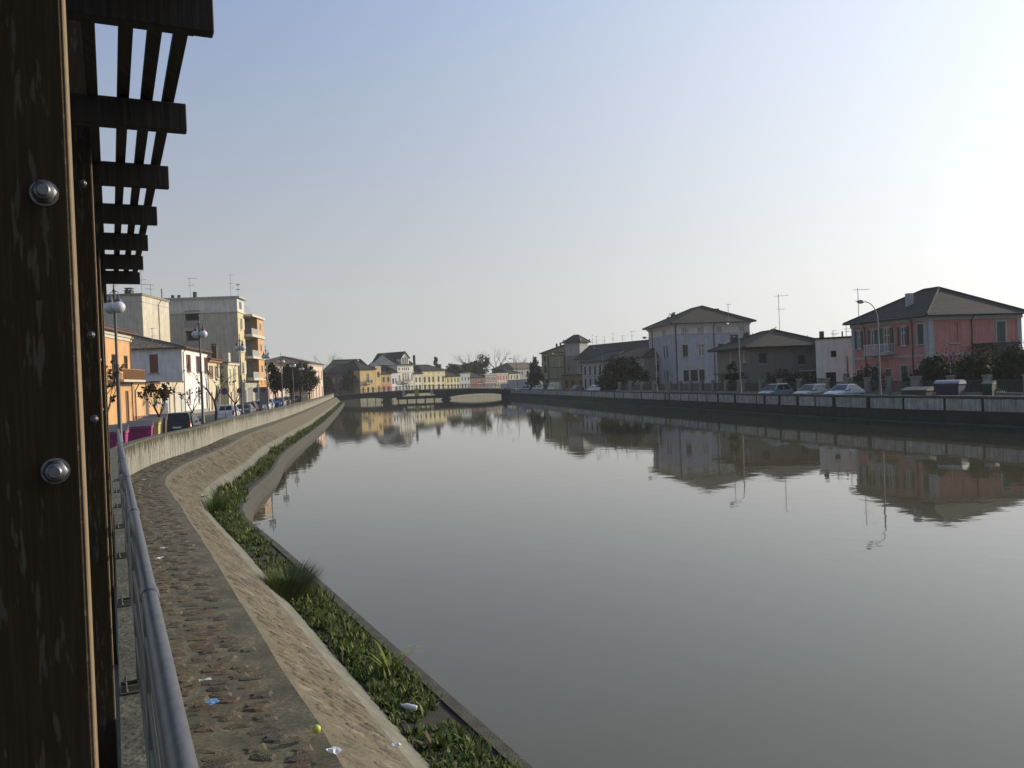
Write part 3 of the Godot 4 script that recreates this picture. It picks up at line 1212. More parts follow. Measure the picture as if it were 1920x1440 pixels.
# ridge runs parallel to edge `axis`; inset > 0 makes hips, 0 makes gables
func roof(b: Bld, rise: float, over: float, axis: int, inset: float, m: Material, gable_m: Material = null) -> MeshInstance3D:
	var p: Array = []
	var w: Array = []
	for i in 4:
		var k := (i + axis) % 4
		var a: Vector2 = b.foot[k]
		var n0: Vector2 = (a - b.foot[(k + 3) % 4]).normalized()
		var n1: Vector2 = (b.foot[(k + 1) % 4] - a).normalized()
		var o2 := a + (Vector2(n0.y, -n0.x) + Vector2(n1.y, -n1.x)) * over
		p.append(Vector3(o2.x, b.base + b.eave, -o2.y) - b.org)
		w.append(Vector3(a.x, b.base + b.eave, -a.y) - b.org)
	var up := Vector3(0, rise, 0)
	var ax: Vector3 = (p[1] - p[0]).normalized()
	var r0: Vector3 = (p[0] + p[3]) * 0.5 + up + ax * inset
	var r1: Vector3 = (p[1] + p[2]) * 0.5 + up - ax * inset
	var sx: Vector3 = (p[2] - p[1]).normalized()
	var dn := Vector3(0, -0.14, 0)
	var mb := MB.new()
	roof_face(mb, [p[0], p[1], r1, r0], ax)
	roof_face(mb, [p[2], p[3], r0, r1], -ax)
	if inset > 0.01:
		roof_face(mb, [p[1], p[2], r1], sx)
		roof_face(mb, [p[3], p[0], r0], -sx)
	else:
		for q in [[p[1], p[2], r1, ax], [p[3], p[0], r0, -ax]]:
			mb._q(q[0] + dn, q[2] + dn, q[2], q[0], q[3])
			mb._q(q[2] + dn, q[1] + dn, q[1], q[2], q[3])
			# underside of the verge
		mb._q(p[0] + dn, p[1] + dn, r1 + dn, r0 + dn, Vector3.DOWN)
		mb._q(p[2] + dn, p[3] + dn, r0 + dn, r1 + dn, Vector3.DOWN)
		var gm := MB.new()
		var t0: Vector3 = (w[0] + w[3]) * 0.5 + up * (w[0].distance_to(w[3]) / p[0].distance_to(p[3])) + dn
		var t1: Vector3 = (w[1] + w[2]) * 0.5 + up * (w[0].distance_to(w[3]) / p[0].distance_to(p[3])) + dn
		gm._t(w[3], w[0], t0, -ax)
		gm._t(w[1], w[2], t1, ax)
		part("gable_wall", gm, gable_m if gable_m else m, b.o)
	for i in 4:
		var a: Vector3 = p[i]
		var c: Vector3 = p[(i + 1) % 4]
		mb._q(a + dn, c + dn, c, a, (a + c) * Vector3(0.5, 0, 0.5))
	if inset > 0.01:
		mb.fan([p[0] + dn, p[1] + dn, p[2] + dn, p[3] + dn], Vector3.DOWN)
	var o := part("roof", mb, m, b.o)
	b.roof = o
	# ridge and hip tiles
	var rt := MB.new()
	rt.tube([r0 + Vector3(0, 0.02, 0), r1 + Vector3(0, 0.02, 0)], [0.13], 6)
	if inset > 0.01:
		for q in [[p[0], r0], [p[3], r0], [p[1], r1], [p[2], r1]]:
			rt.tube([q[0] + Vector3(0, 0.02, 0), q[1] + Vector3(0, 0.02, 0)], [0.12], 6)
	part("ridge_tiles", rt, m, o)
	return o


func flat_roof(b: Bld, over: float, h: float, m: Material) -> MeshInstance3D:
	var mb := MB.new()
	var p: Array = []
	for k in b.foot.size():
		var s := b.foot.size()
		var a: Vector2 = b.foot[k]
		var n0: Vector2 = (a - b.foot[(k + s - 1) % s]).normalized()
		var n1: Vector2 = (b.foot[(k + 1) % s] - a).normalized()
		var o2 := a + (Vector2(n0.y, -n0.x) + Vector2(n1.y, -n1.x)) * over
		p.append(Vector3(o2.x, b.base + b.eave, -o2.y) - b.org)
	var up := Vector3(0, h, 0)
	var tp: Array = []
	for i in p.size():
		var c: Vector3 = p[(i + 1) % p.size()]
		mb._q(p[i], c, c + up, p[i] + up, (p[i] + c) * Vector3(0.5, 0, 0.5))
		tp.append(p[i] + up)
	mb.fan(tp, Vector3.UP)
	mb.fan(p, Vector3.DOWN)
	b.roof = part("roof", mb, m, b.o)
	return b.roof


func world_at(b: Bld, x: float, d: float, y: float) -> Vector3:
	return G(x, d, y) - b.org


func chimney(b: Bld, x: float, d: float, y: float, w: float, h: float, m: Material, cap := true) -> void:
	var mb := MB.new()
	var c := world_at(b, x, d, y)
	mb.cbox(c + Vector3(0, h * 0.5 - 0.5, 0), Vector3(w, h + 1.0, w), 0.02)
	if cap:
		mb.cbox(c + Vector3(0, h + 0.04, 0), Vector3(w + 0.16, 0.08, w + 0.16), 0.02)
		for q in [-1, 1]:
			mb.box(c + Vector3(q * w * 0.32, h + 0.2, 0), Vector3(0.1, 0.26, w * 0.8))
		mb.cbox(c + Vector3(0, h + 0.37, 0), Vector3(w + 0.12, 0.08, w + 0.12), 0.02)
	part("chimney", mb, m, b.roof)


func antenna(b: Bld, x: float, d: float, y0: float, y1: float, turn: float, kind := 0) -> void:
	var mb := MB.new()
	var c := world_at(b, x, d, y0)
	var h := y1 - y0
	mb.tube([c + Vector3(0, -0.6, 0), c + Vector3(0, h, 0)], [0.035], 5)
	var a := Vector3(cos(turn), 0, sin(turn))
	var s := Vector3(-a.z, 0, a.x)
	for k in ([[0.95, 1.5, 7], [0.62, 0.9, 5]] if kind == 0 else [[0.98, 0.5, 4], [0.6, 0.8, 4], [0.4, 0.5, 3]]):
		var p: Vector3 = c + Vector3(0, h * k[0], 0)
		mb.tube([p - a * k[1] * 0.3, p + a * k[1] * 0.8], [0.022], 4)
		for j in k[2]:
			var q: Vector3 = p + a * (k[1] * (-0.3 + 1.1 * j / (k[2] - 1)))
			mb.tube([q - s * 0.28, q + s * 0.28], [0.014], 4)
	part("antenna", mb, M.antenna, b.roof)


func pipe(b: Bld, edge: int, u: float, v0: float, v1: float, m: Material, r := 0.055) -> void:
	var mb := MB.new()
	mb.tube([Vector3(u, v1 + 0.15, 0.45), Vector3(u, v1, 0.40), Vector3(u, v1 - 0.5, 0.09), Vector3(u, v0, 0.09)], [r], 6)
	put("drainpipe", mb, m, b.o, b.side(edge))


func gutter(b: Bld, edge: int, over: float, m: Material) -> void:
	var mb := MB.new()
	mb.tube([Vector3(-over, b.eave - 0.07, over + 0.06), Vector3(b.width(edge) + over, b.eave - 0.07, over + 0.06)], [0.075], 6)
	put("gutter", mb, m, b.o, b.side(edge))


func balcony(b: Bld, edge: int, u: float, v: float, w: float, out: float, slab: float, sm: Material, rm: Material, solid := false) -> void:
	var mb := MB.new()
	fbox(mb, u, v - slab, w, slab, 0.0, out)
	var o := put("balcony", mb, sm, b.o, b.side(edge))
	var r := MB.new()
	if solid:
		fbox(r, u, v, w, 0.95, out - 0.12, out - 0.02)
		fbox(r, u, v, 0.1, 0.95, 0.0, out - 0.12)
		fbox(r, u + w - 0.1, v, 0.1, 0.95, 0.0, out - 0.12)
	else:
		fbox(r, u, v + 0.93, w, 0.06, out - 0.08, out - 0.02)
		for k in int(w / 0.14):
			fbox(r, u + 0.02 + k * w / int(w / 0.14), v, 0.03, 0.93, out - 0.065, out - 0.035)
		for e in [u, u + w - 0.04]:
			fbox(r, e, v + 0.93, 0.04, 0.06, 0.0, out - 0.08)
			for k in 5:
				fbox(r, e, v, 0.03, 0.93, 0.1 + k * out * 0.18, 0.13 + k * out * 0.18)
	part("railing", r, rm, o)


func grid(us: Array, rows: Array) -> Array:   # rows: [v, w, h, kind]
	var out: Array = []
	for r in rows:
		for u in us:
			out.append([u - r[1] * 0.5, r[0], r[1], r[2], r[3]])
	return out


# a terraced plot along the left quay: front edge from a to b (near to far), depth behind
func plot(a: Vector2, b: Vector2, depth: float) -> Array:
	var d := (b - a).normalized()
	var back := Vector2(-d.y, d.x) * depth
	return [a + back, a, b, b + back]


func left_street() -> void:
	var orange := plaster("orange", 0.64, 0.37, 0.165)
	var white := plaster("white", 0.84, 0.83, 0.81)
	var cream := plaster("cream", 0.66, 0.58, 0.42)
	var greyw := plaster("grey_cream", 0.47, 0.45, 0.39)
	var rt := roof_mat("terracotta", 0.20, 0.115, 0.075)
	var rb := roof_mat("brown", 0.18, 0.135, 0.095)
	# orange house
	var b := house("orange_house", "orange two-storey house with a solid-fronted balcony at the near end of the left quay", plot(Vector2(-34.69, 65), Vector2(-37.59, 82), 11), 1.85, [[8.7, orange]], {
		1: [[2.0, 1.3, 1.1, 2.0, "s"], [6.5, 1.3, 1.1, 2.0, "s"], [12.3, 1.27, 0.9, 2.0, "s"], [14.78, 0.1, 1.14, 3.0, "d"], [1.6, 4.15, 1.2, 2.3, "o"], [6.0, 4.15, 1.2, 2.3, "o"], [11.0, 4.12, 1.2, 2.4, "w"], [14.88, 4.12, 1.2, 2.4, "w"]]}, "", {"shutter": M.shutter_dark, "frame": M.frame_brown})
	trim(b, 1, 8.25, 0.45, 0.25, M.trim_cream, "cornice")
	trim(b, 1, 7.95, 0.3, 0.12, M.trim_cream, "cornice")
	trim(b, 1, 3.55, 0.2, 0.06, M.trim_cream)
	roof(b, 2.2, 0.55, 1, 5.0, rt)
	balcony(b, 1, 9.9, 4.12, 7.3, 1.3, 0.2, M.trim_cream, mat("rail_brown", Color(0.30, 0.15, 0.06), 0.7))
	pipe(b, 1, 16.9, 0.0, 8.5, M.gutter)
	gutter(b, 1, 0.55, M.gutter)
	# low wall-like annexes
	b = house("orange_annex", "low orange single-storey annex between the orange house and the white house", plot(Vector2(-37.62, 82.1), Vector2(-38.05, 89.4), 5), 1.85, [[3.75, plaster("peach", 0.70, 0.44, 0.22)]], {1: [[3.2, 0.05, 1.0, 2.6, "d"], [5.6, 1.4, 0.9, 1.3, "s"]]}, "", {"door": M.door_wood})
	flat_roof(b, 0.12, 0.14, rt)
	pipe(b, 1, 0.5, 0.0, 3.6, M.gutter)
	trim(b, 1, 0.0, 0.55, 0.03, plaster("brownband", 0.30, 0.16, 0.09), "plinth")
	b = house("cream_annex", "low cream annex with a pale door and garage door beside the white house", plot(Vector2(-38.05, 89.5), Vector2(-38.48, 96.9), 5), 1.85, [[3.95, cream]], {1: [[1.6, 0.1, 1.34, 2.7, "d"], [5.2, 0.1, 1.57, 2.7, "g"]]}, "", {"door": M.door_pale, "frame": M.door_grey})
	flat_roof(b, 0.1, 0.12, rt)
	pipe(b, 1, 4.2, 0.0, 3.8, M.gutter)
	trim(b, 1, 0.0, 0.5, 0.03, M.trim_grey, "plinth")
	# white house
	b = house("white_house", "white two-storey house with brown shutters and a hipped tile roof on the left quay", plot(Vector2(-38.5, 97), Vector2(-41.0, 112), 13.2), 1.85, [[8.05, white]], {
		0: [[9.6, 5.14, 0.95, 2.17, "s"]],
		1: [[2.8, 5.2, 1.1, 2.1, "o"], [8.3, 5.2, 1.1, 2.1, "o"], [13.3, 5.2, 1.0, 2.1, "o"], [3.0, 1.3, 0.8, 1.8, "s"], [8.4, 1.25, 0.8, 2.2, "s"], [13.2, 0.1, 1.0, 2.6, "d"]]}, "", {"shutter": M.shutter_red, "frame": M.frame_brown})
	trim(b, 1, 0.0, 0.55, 0.04, plaster("plinth_grey", 0.36, 0.34, 0.30), "plinth")
	trim(b, 0, 3.9, 0.12, 0.1, M.gutter)
	roof(b, 1.9, 0.5, 1, 5.6, rb)
	gutter(b, 1, 0.5, M.gutter)
	for u in [0.4, 14.6]:
		pipe(b, 1, u, 0.0, 7.9, M.gutter)
	antenna(b, -42.5, 98.5, 10.0, 12.4, 0.4, 1)
	# narrow houses beyond it
	b = house("cornice_house", "narrow cream house with a terracotta cornice and brick chimney next to the white house", plot(Vector2(-41.05, 112.1), Vector2(-41.75, 118.6), 11), 1.85, [[7.2, cream]], {1: [[1.2, 4.6, 0.9, 1.7, "o"], [4.2, 4.6, 0.9, 1.7, "o"], [1.1, 0.1, 1.0, 2.6, "d"], [4.2, 1.2, 0.9, 1.7, "s"]]}, "", {"shutter": M.shutter_red})
	trim(b, 1, 6.75, 0.45, 0.35, plaster("terracotta", 0.34, 0.17, 0.10), "cornice")
	roof(b, 1.5, 0.6, 1, 0.0, rt, cream)
	chimney(b, -41.9, 117.4, 8.9, 0.7, 2.0, M.chimney)
	b = house("set_back_house", "grey plastered house set back behind climbing plants between the two narrow cream houses", plot(Vector2(-44.2, 118.8), Vector2(-44.7, 122.4), 8), 1.85, [[7.0, greyw]], {1: [[1.2, 1.0, 0.9, 1.6, "s"]]})
	roof(b, 1.0, 0.2, 1, 0.0, rb, greyw)
	b = house("tall_chimney_house", "narrow pale yellow house with a square chimney stack against the tall apartment block", plot(Vector2(-41.9, 122.5), Vector2(-42.1, 127.6), 10), 1.85, [[6.85, plaster("pale_yellow", 0.72, 0.64, 0.42)]], {1: [[0.8, 4.2, 0.8, 1.8, "s"], [3.2, 4.2, 0.8, 1.8, "s"], [0.7, 0.1, 0.95, 2.5, "d"], [3.2, 1.1, 0.8, 1.7, "s"]]}, "", {"shutter": M.shutter_grey})
	trim(b, 1, 6.55, 0.3, 0.2, M.trim_cream, "cornice")
	flat_roof(b, 0.2, 0.18, rt)
	chimney(b, -42.7, 124.5, 8.8, 0.9, 1.5, M.trim_cream, false)
	pipe(b, 1, 2.6, 0.0, 6.5, M.gutter)
	# tall apartment block with loggias
	var loggias: Array = []
	for v in [11.75, 8.25, 4.8]:
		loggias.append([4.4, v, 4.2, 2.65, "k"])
		loggias.append([1.5, v + 0.5, 1.0, 1.7, "w"])
	loggias.append_array([[0.8, 0.2, 1.6, 2.8, "g"], [4.6, 0.2, 3.2, 3.0, "g"], [9.4, 0.2, 2.4, 3.0, "g"]])
	var ends: Array = []
	for v in [12.9, 9.8, 6.7]:
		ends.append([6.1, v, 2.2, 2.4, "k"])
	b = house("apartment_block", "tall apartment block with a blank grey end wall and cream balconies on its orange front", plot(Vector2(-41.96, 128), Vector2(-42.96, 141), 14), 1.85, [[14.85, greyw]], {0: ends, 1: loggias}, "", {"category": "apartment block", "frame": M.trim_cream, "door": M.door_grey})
	flat_roof(b, 0.15, 0.12, M.trim_cream)
	for v in [11.25, 7.75, 4.25]:
		var mb := MB.new()
		fbox(mb, 4.0, v, 9.1, 0.42, 0.0, 1.25)
		put("balcony", mb, M.trim_cream, b.o, b.side(1))
		mb = MB.new()
		fbox(mb, 4.1, v + 0.42, 4.6, 0.95, 1.05, 1.15)
		put("balcony_panel", mb, M.shutter_grey, b.o, b.side(1))
	var mb := MB.new()
	fbox(mb, 4.0, 14.5, 9.2, 0.34, 0.0, 1.35)
	put("eaves_slab", mb, M.trim_cream, b.o, b.side(1))
	for v in [4.67, 8.17, 11.67]:
		mb = MB.new()
		fbox(mb, 8.75, v, 4.2, 3.08 if v < 11 else 2.83, 0.01, 1.0)
		put("front_bay", mb, orange, b.o, b.side(1))
		mb = MB.new()
		fbox(mb, 10.3, v + 0.9, 1.2, 1.3, 1.0, 1.05)
		var wn := put("window", mb, M.trim_cream, b.o, b.side(1))
		mb = MB.new()
		fbox(mb, 10.42, v + 1.0, 0.96, 1.1, 1.05, 1.07)
		part("pane", mb, M.pane, wn)
	mb = MB.new()
	fbox(mb, -0.02, 4.3, 4.0, 10.5, 0.0, 0.03)
	put("cream_panel", mb, plaster("t2cream", 0.66, 0.55, 0.33), b.o, b.side(1))
	for v in [12.2, 8.75, 5.3]:
		mb = MB.new()
		fbox(mb, 1.4, v, 1.3, 1.9, 0.03, 0.08)
		var wn2 := put("window", mb, M.trim_cream, b.o, b.side(1))
		mb = MB.new()
		fbox(mb, 1.55, v + 0.12, 1.0, 1.66, 0.08, 0.1)
		part("pane", mb, M.pane, wn2)
	for v in [12.9, 9.8, 6.7]:
		mb = MB.new()
		fbox(mb, 6.0, v - 0.1, 2.4, 0.95, 0.0, 0.08)
		put("balcony_panel", mb, M.shutter_grey, b.o, b.side(0))
	# attic storey set on the roof
	mb = MB.new()
	fbox(mb, 0.3, 14.97, 4.4, 2.1, -13.6, -0.05)
	var at := put("attic", mb, plaster("attic_white", 0.66, 0.64, 0.58), b.o, b.side(1))
	mb = MB.new()
	fbox(mb, 0.0, 17.07, 5.0, 0.28, -13.9, 0.4)
	part("roof_slab", mb, M.trim_grey, at)
	mb = MB.new()
	fbox(mb, 1.6, 15.5, 1.4, 1.1, -0.04, 0.0)
	part("window", mb, M.pane, at)
	mb = MB.new()
	fbox(mb, 4.9, 14.97, 6.6, 1.5, -6.0, -0.6)
	put("roof_screen", mb, mat("screen_grey", Color(0.20, 0.22, 0.25), 0.6), b.o, b.side(1))
	for q in [[-48.5, 128.4, 0.5, 0.9], [-50.9, 128.2, 0.4, 0.5], [-51.8, 128.0, 0.4, 0.5]]:
		chimney(b, q[0], q[1], 19.2, q[2], q[3], M.gutter_dark, false)
	antenna(b, -49.3, 128.6, 19.2, 22.4, 0.1)
	antenna(b, -43.2, 129.2, 19.2, 22.7, 0.2, 1)
	antenna(b, -43.0, 132.0, 19.2, 21.5, 1.2)
	mb = MB.new()
	mb.tube([world_at(b, -52.9, 126.7, 10.0), world_at(b, -52.9, 126.7, 20.6)], [0.11], 7)
	part("flue", mb, M.galvanised, b.o)
	# square tower block behind, with one sunlit wall
	b = house("blank_block", "square four-storey block with a blank sunlit cream wall rising behind the white house", plot(Vector2(-49.5, 112), Vector2(-50.0, 122), 12.5), 1.85, [[16.1, plaster("stained", 0.60, 0.55, 0.43)]], {}, "", {"category": "apartment block"})
	flat_roof(b, 0.12, 0.3, M.concrete)
	for q in [[0, 16.4, 0.1], [1, 16.4, 0.1]]:
		trim(b, q[0], 15.2, 0.12, 0.03, M.trim_grey)
	pipe(b, 1, 5.7, 6.0, 15.9, M.gutter)
	mb = MB.new()
	mb.ball(world_at(b, -52.5, 118, 18.1), Vector3(2.4, 0.75, 2.4), 14, 8)
	part("roof_dome", mb, M.gutter_dark, b.roof)
	chimney(b, -51.6, 112.9, 18.2, 0.9, 0.5, M.gutter_dark)
	antenna(b, -49.9, 113.0, 18.2, 21.5, 0.0, 1)
	antenna(b, -54.0, 113.5, 18.2, 20.4, 0.3, 0)
	antenna(b, -50.2, 116.5, 18.2, 20.0, 2.0, 0)
	# beyond the apartment block
	b = house("ochre_house", "small bright ochre house with a white cornice beyond the apartment block", plot(Vector2(-43.7, 141.6), Vector2(-44.9, 152), 10), 1.85, [[6.2, plaster("ochre", 0.70, 0.36, 0.08)]], {1: grid([2.0, 5.2, 8.4], [[3.7, 0.9, 1.7, "s"], [0.1, 1.0, 2.5, "d"]])}, "", {"shutter": M.door_wood})
	trim(b, 1, 5.85, 0.4, 0.25, M.trim_cream, "cornice")
	roof(b, 2.0, 0.4, 1, 0.0, rb, M.trim_grey)
	b = house("pink_gable_house", "pale pink house with arched windows behind the round street trees", plot(Vector2(-45.4, 153), Vector2(-46.3, 168), 11), 1.85, [[7.4, plaster("palepink", 0.66, 0.52, 0.42)]], {1: grid([2.0, 5.6, 9.2, 12.8], [[4.2, 1.0, 2.0, "w"], [0.6, 1.0, 2.2, "s"]])}, "", {"shutter": M.door_wood})
	trim(b, 1, 7.05, 0.35, 0.2, M.trim_cream, "cornice")
	roof(b, 1.7, 0.5, 1, 4.0, rt)
	b = house("corner_house", "pale pink house with grey side, the last on the left quay before the bridge", plot(Vector2(-45.3, 184), Vector2(-46.5, 204), 13), 1.85, [[8.2, plaster("rosecream", 0.68, 0.55, 0.44)]], {1: grid([2.0, 6.2, 10.4, 14.6, 18.4], [[4.6, 1.1, 2.2, "s"], [0.6, 1.1, 2.4, "s"]])}, "", {"shutter": M.shutter_red})
	trim(b, 1, 7.8, 0.4, 0.25, M.trim_cream, "cornice")
	roof(b, 1.9, 0.5, 1, 6.0, rb)
	b = house("low_quay_house", "low grey house set back between the pink houses", plot(Vector2(-48.5, 169.5), Vector2(-49.0, 182), 10), 1.85, [[6.4, greyw]], {1: grid([2.5, 6.0, 9.5], [[3.6, 1.0, 1.7, "s"], [0.6, 1.0, 1.9, "s"]])})
	roof(b, 1.9, 0.4, 1, 4.0, rb)
	# pavement along the fronts
	mb = MB.new()
	mb.quad(G(-33.0, 63, 1.93), G(-41.6, 150, 1.93), G(-45.5, 152, 1.93), G(-34.9, 63, 1.93))
	mb.quad(G(-33.0, 63, 1.7), G(-41.6, 150, 1.7), G(-41.6, 150, 1.93), G(-33.0, 63, 1.93))
	struct("pavement_by_houses", mb, M.pavement)


func fq(t0: float, t1: float, depth: float, back := 0.0) -> Array:
	var a := FAR0 + FDIR * t0 - FNOR * back
	var b := FAR0 + FDIR * t1 - FNOR * back
	return [a, b, b - FNOR * depth, a - FNOR * depth]


func fence_like(o: Node, pts: Array, h: float, step: float, m: Material) -> void:
	rail_strip(o, pts, h, step, m)


func far_quay() -> void:
	var rd := roof_mat("slate", 0.035, 0.031, 0.028)
	var rb: Material = M.roof_brown
	var look := {"shutter": M.shutter_dark, "sill": false}
	var yel := plaster("yellow", 0.72, 0.52, 0.24)
	var b := house("yellow_house", "tall yellow house with an ornate fanlight window and green balcony plants beyond the bridge", fq(0, 5.6, 11), 1.8, [[7.4, yel]], {0: grid([1.0, 2.8, 4.6], [[0.3, 0.8, 2.0, "s"]]) + [[2.3, 3.6, 1.0, 2.6, "w"]]}, "", look)
	roof(b, 2.8, 0.4, 0, 3.0, rd)
	balcony(b, 0, 1.6, 3.3, 2.4, 0.8, 0.15, M.trim_cream, mat("balcony_green", Color(0.05, 0.08, 0.03), 0.9))
	chimney(b, -45.2, 243.5, 11.0, 0.7, 1.3, M.trim_cream, false)
	b = house("yellow_tower_house", "narrow yellow house with a raised parapet joined to the tall yellow one", fq(5.7, 7.9, 9), 1.8, [[8.0, yel]], {0: [[0.7, 5.0, 0.9, 1.6, "s"], [0.7, 0.4, 0.9, 2.2, "d"]]}, "", look)
	flat_roof(b, 0.1, 0.2, M.trim_cream)
	chimney(b, -41.5, 246.0, 9.8, 0.6, 1.5, M.trim_cream, false)
	b = house("ochre_low_house", "low ochre house with a salmon ground floor beside the white house beyond the bridge", fq(8.0, 11.7, 9), 1.8, [[3.0, plaster("salmon", 0.62, 0.30, 0.17)], [6.0, plaster("darkochre", 0.55, 0.41, 0.2)]], {0: grid([0.8, 2.6], [[3.5, 0.8, 1.5, "s"], [0.2, 0.9, 2.1, "s"]])}, "", look)
	roof(b, 1.9, 0.3, 0, 0.0, rd, M.trim_grey)
	chimney(b, -39.3, 248.0, 8.7, 0.6, 1.6, M.trim_cream, false)
	b = house("white_low_house", "small white house with grey shutters just left of the gabled villa", fq(11.8, 14.2, 9), 1.8, [[6.3, plaster("white", 0.84, 0.83, 0.81)]], {0: [[0.3, 2.9, 0.75, 1.7, "s"], [1.5, 2.9, 0.5, 1.7, "s"], [0.4, 5.0, 0.3, 0.4, "w"], [1.6, 5.0, 0.3, 0.4, "w"], [1.4, 0.1, 0.8, 2.1, "d"]]}, "", look)
	roof(b, 2.2, 0.3, 0, 0.0, rd, M.trim_grey)
	# villa with triple-arched loggia and a gabled attic
	var vl := plaster("villa", 0.84, 0.80, 0.68)
	b = house("gabled_villa", "cream three-storey villa with tall triple windows and a steep gabled attic beyond the bridge", fq(14.3, 20.8, 13), 1.8, [[8.5, vl]], {0: [[0.4, 0.3, 0.7, 2.0, "w"], [1.7, 0.3, 0.8, 2.3, "w"], [2.85, 0.1, 0.9, 2.5, "d"], [4.0, 0.3, 0.8, 2.3, "w"], [5.4, 0.3, 0.7, 2.0, "w"], [0.4, 3.6, 0.65, 1.9, "w"], [1.9, 3.3, 0.65, 2.7, "w"], [2.9, 3.3, 0.65, 2.7, "w"], [3.9, 3.3, 0.65, 2.7, "w"], [5.4, 3.6, 0.65, 1.9, "w"], [0.4, 6.8, 0.6, 0.9, "w"], [1.9, 6.8, 0.5, 0.9, "w"], [2.7, 6.8, 0.5, 0.9, "w"], [3.5, 6.8, 0.5, 0.9, "w"], [4.3, 6.8, 0.5, 0.9, "w"]]}, "", {"sill": false, "category": "villa"})
	trim(b, 0, 8.2, 0.3, 0.3, M.trim_cream, "cornice")
	trim(b, 0, 6.2, 0.15, 0.1, M.trim_cream)
	trim(b, 0, 2.75, 0.15, 0.1, M.trim_cream)
	balcony(b, 0, 1.6, 3.3, 3.2, 0.9, 0.18, M.trim_cream, M.trim_grey)
	roof(b, 3.7, 0.4, 0, 0.0, rd, vl)
	var s := b.side(0)
	var mb := MB.new()
	fbox(mb, 1.8, 8.5, 3.0, 2.3, -12.0, -0.05)
	var at := put("attic", mb, vl, b.o, s)
	mb = MB.new()
	mb.flat(Vector3(1.8, 10.8, -0.05), Vector3(4.8, 10.8, -0.05), Vector3(3.3, 12.4, -0.05))
	mb.flat(Vector3(4.8, 10.8, -12.0), Vector3(1.8, 10.8, -12.0), Vector3(3.3, 12.4, -12.0))
	part("gable", mb, vl, at)
	mb = MB.new()
	for q in [-1.0, 1.0]:
		var e := Vector3(3.3 + q * 1.85, 10.5, 0.25)
		var t := Vector3(3.3, 12.55, 0.25)
		var zb := Vector3(0, 0, -12.6)
		mb._q(e, t, t + zb, e + zb, Vector3(q, 1, 0))
		mb._q(e - Vector3(0, 0.15, 0), t - Vector3(0, 0.15, 0), t, e, Vector3(0, 0, 1))
		mb._q(e - Vector3(0, 0.15, 0), e, e + zb, e + zb - Vector3(0, 0.15, 0), Vector3(q, -0.2, 0))
	part("attic_roof", mb, rd, at)
	for k in 3:
		mb = MB.new()
		fbox(mb, 2.15 + k * 0.85, 8.75, 0.6, 1.9 + (0.4 if k == 1 else 0.0), -0.05, 0.02)
		var w := part("window", mb, M.frame_white, at)
		mb = MB.new()
		fbox(mb, 2.22 + k * 0.85, 8.82, 0.46, 1.75 + (0.4 if k == 1 else 0.0), 0.02, 0.035)
		part("pane", mb, M.pane, w)
	chimney(b, -29.5, 252.6, 11.0, 0.7, 2.2, M.gutter_dark, false)
	var cr := plaster("rowcream", 0.80, 0.70, 0.42)
	b = house("cream_low_house", "low cream house just right of the gabled villa", fq(21.0, 24.2, 9), 1.8, [[5.8, plaster("rowpale", 0.78, 0.73, 0.54)]], {0: grid([0.8, 2.3], [[3.1, 0.7, 1.5, "s"], [0.3, 0.8, 2.0, "s"]])}, "", look)
	roof(b, 1.9, 0.3, 0, 2.5, rd)
	b = house("cream_terrace", "long cream terrace with small paired attic windows behind the middle of the bridge", fq(24.4, 34.4, 10), 1.8, [[6.6, cr]], {0: grid([1.0, 2.9, 4.7, 7.0, 9.0], [[2.9, 0.85, 1.8, "s"], [0.3, 0.9, 2.0, "s"]]) + grid([0.6, 2.5, 3.2, 4.4, 5.1, 6.7, 7.4, 9.4], [[5.6, 0.4, 0.4, "w"]])}, "", look)
	trim(b, 0, 5.0, 0.12, 0.06, M.trim_cream)
	roof(b, 1.9, 0.35, 0, 3.0, rd)
	b = house("lemon_house", "small lemon house between the cream terrace and the pale blue house", fq(34.6, 41.0, 9), 1.8, [[4.6, plaster("lemon", 0.72, 0.65, 0.36)]], {0: grid([1.0, 2.6, 4.2, 5.6], [[2.6, 0.6, 1.4, "s"], [0.2, 0.7, 1.9, "s"]])}, "", look)
	roof(b, 1.7, 0.3, 0, 2.0, rd)
	b = house("pale_blue_house", "pale grey-blue two-storey house in the far row", fq(41.2, 46.0, 9), 1.8, [[5.2, plaster("paleblue", 0.50, 0.54, 0.52)]], {0: grid([1.0, 2.5, 4.0], [[2.9, 0.6, 1.4, "w"], [0.3, 0.7, 1.8, "s"]])}, "", look)
	flat_roof(b, 0.15, 0.2, M.trim_grey)
	b = house("brick_low_house", "low dull red house with one pale panel in the far row", fq(46.3, 53.0, 10), 1.8, [[4.0, plaster("dullred", 0.26, 0.13, 0.10)]], {0: [[3.2, 1.8, 2.4, 1.6, "w"]]}, "", look)
	roof(b, 1.9, 0.3, 0, 2.0, rd)
	b = house("mauve_house", "mauve-grey house with pale window frames in the far row", fq(53.2, 59.0, 9), 1.8, [[4.7, plaster("mauve", 0.36, 0.27, 0.26)]], {0: grid([0.9, 2.3, 3.7, 5.0], [[2.7, 0.7, 1.3, "w"], [0.3, 0.8, 1.7, "w"]])}, "", {"sill": false, "surround": M.trim_cream})
	flat_roof(b, 0.2, 0.3, M.trim_cream)
	b = house("pink_far_house", "pale pink house with a round wreath-like balcony plant in the far row", fq(59.2, 65.4, 9), 1.8, [[4.8, plaster("rosy", 0.68, 0.47, 0.38)]], {0: grid([0.8, 2.2, 3.8, 5.3], [[2.8, 0.6, 1.4, "s"], [0.2, 0.7, 1.9, "d"]])}, "", look)
	flat_roof(b, 0.2, 0.3, M.trim_cream)
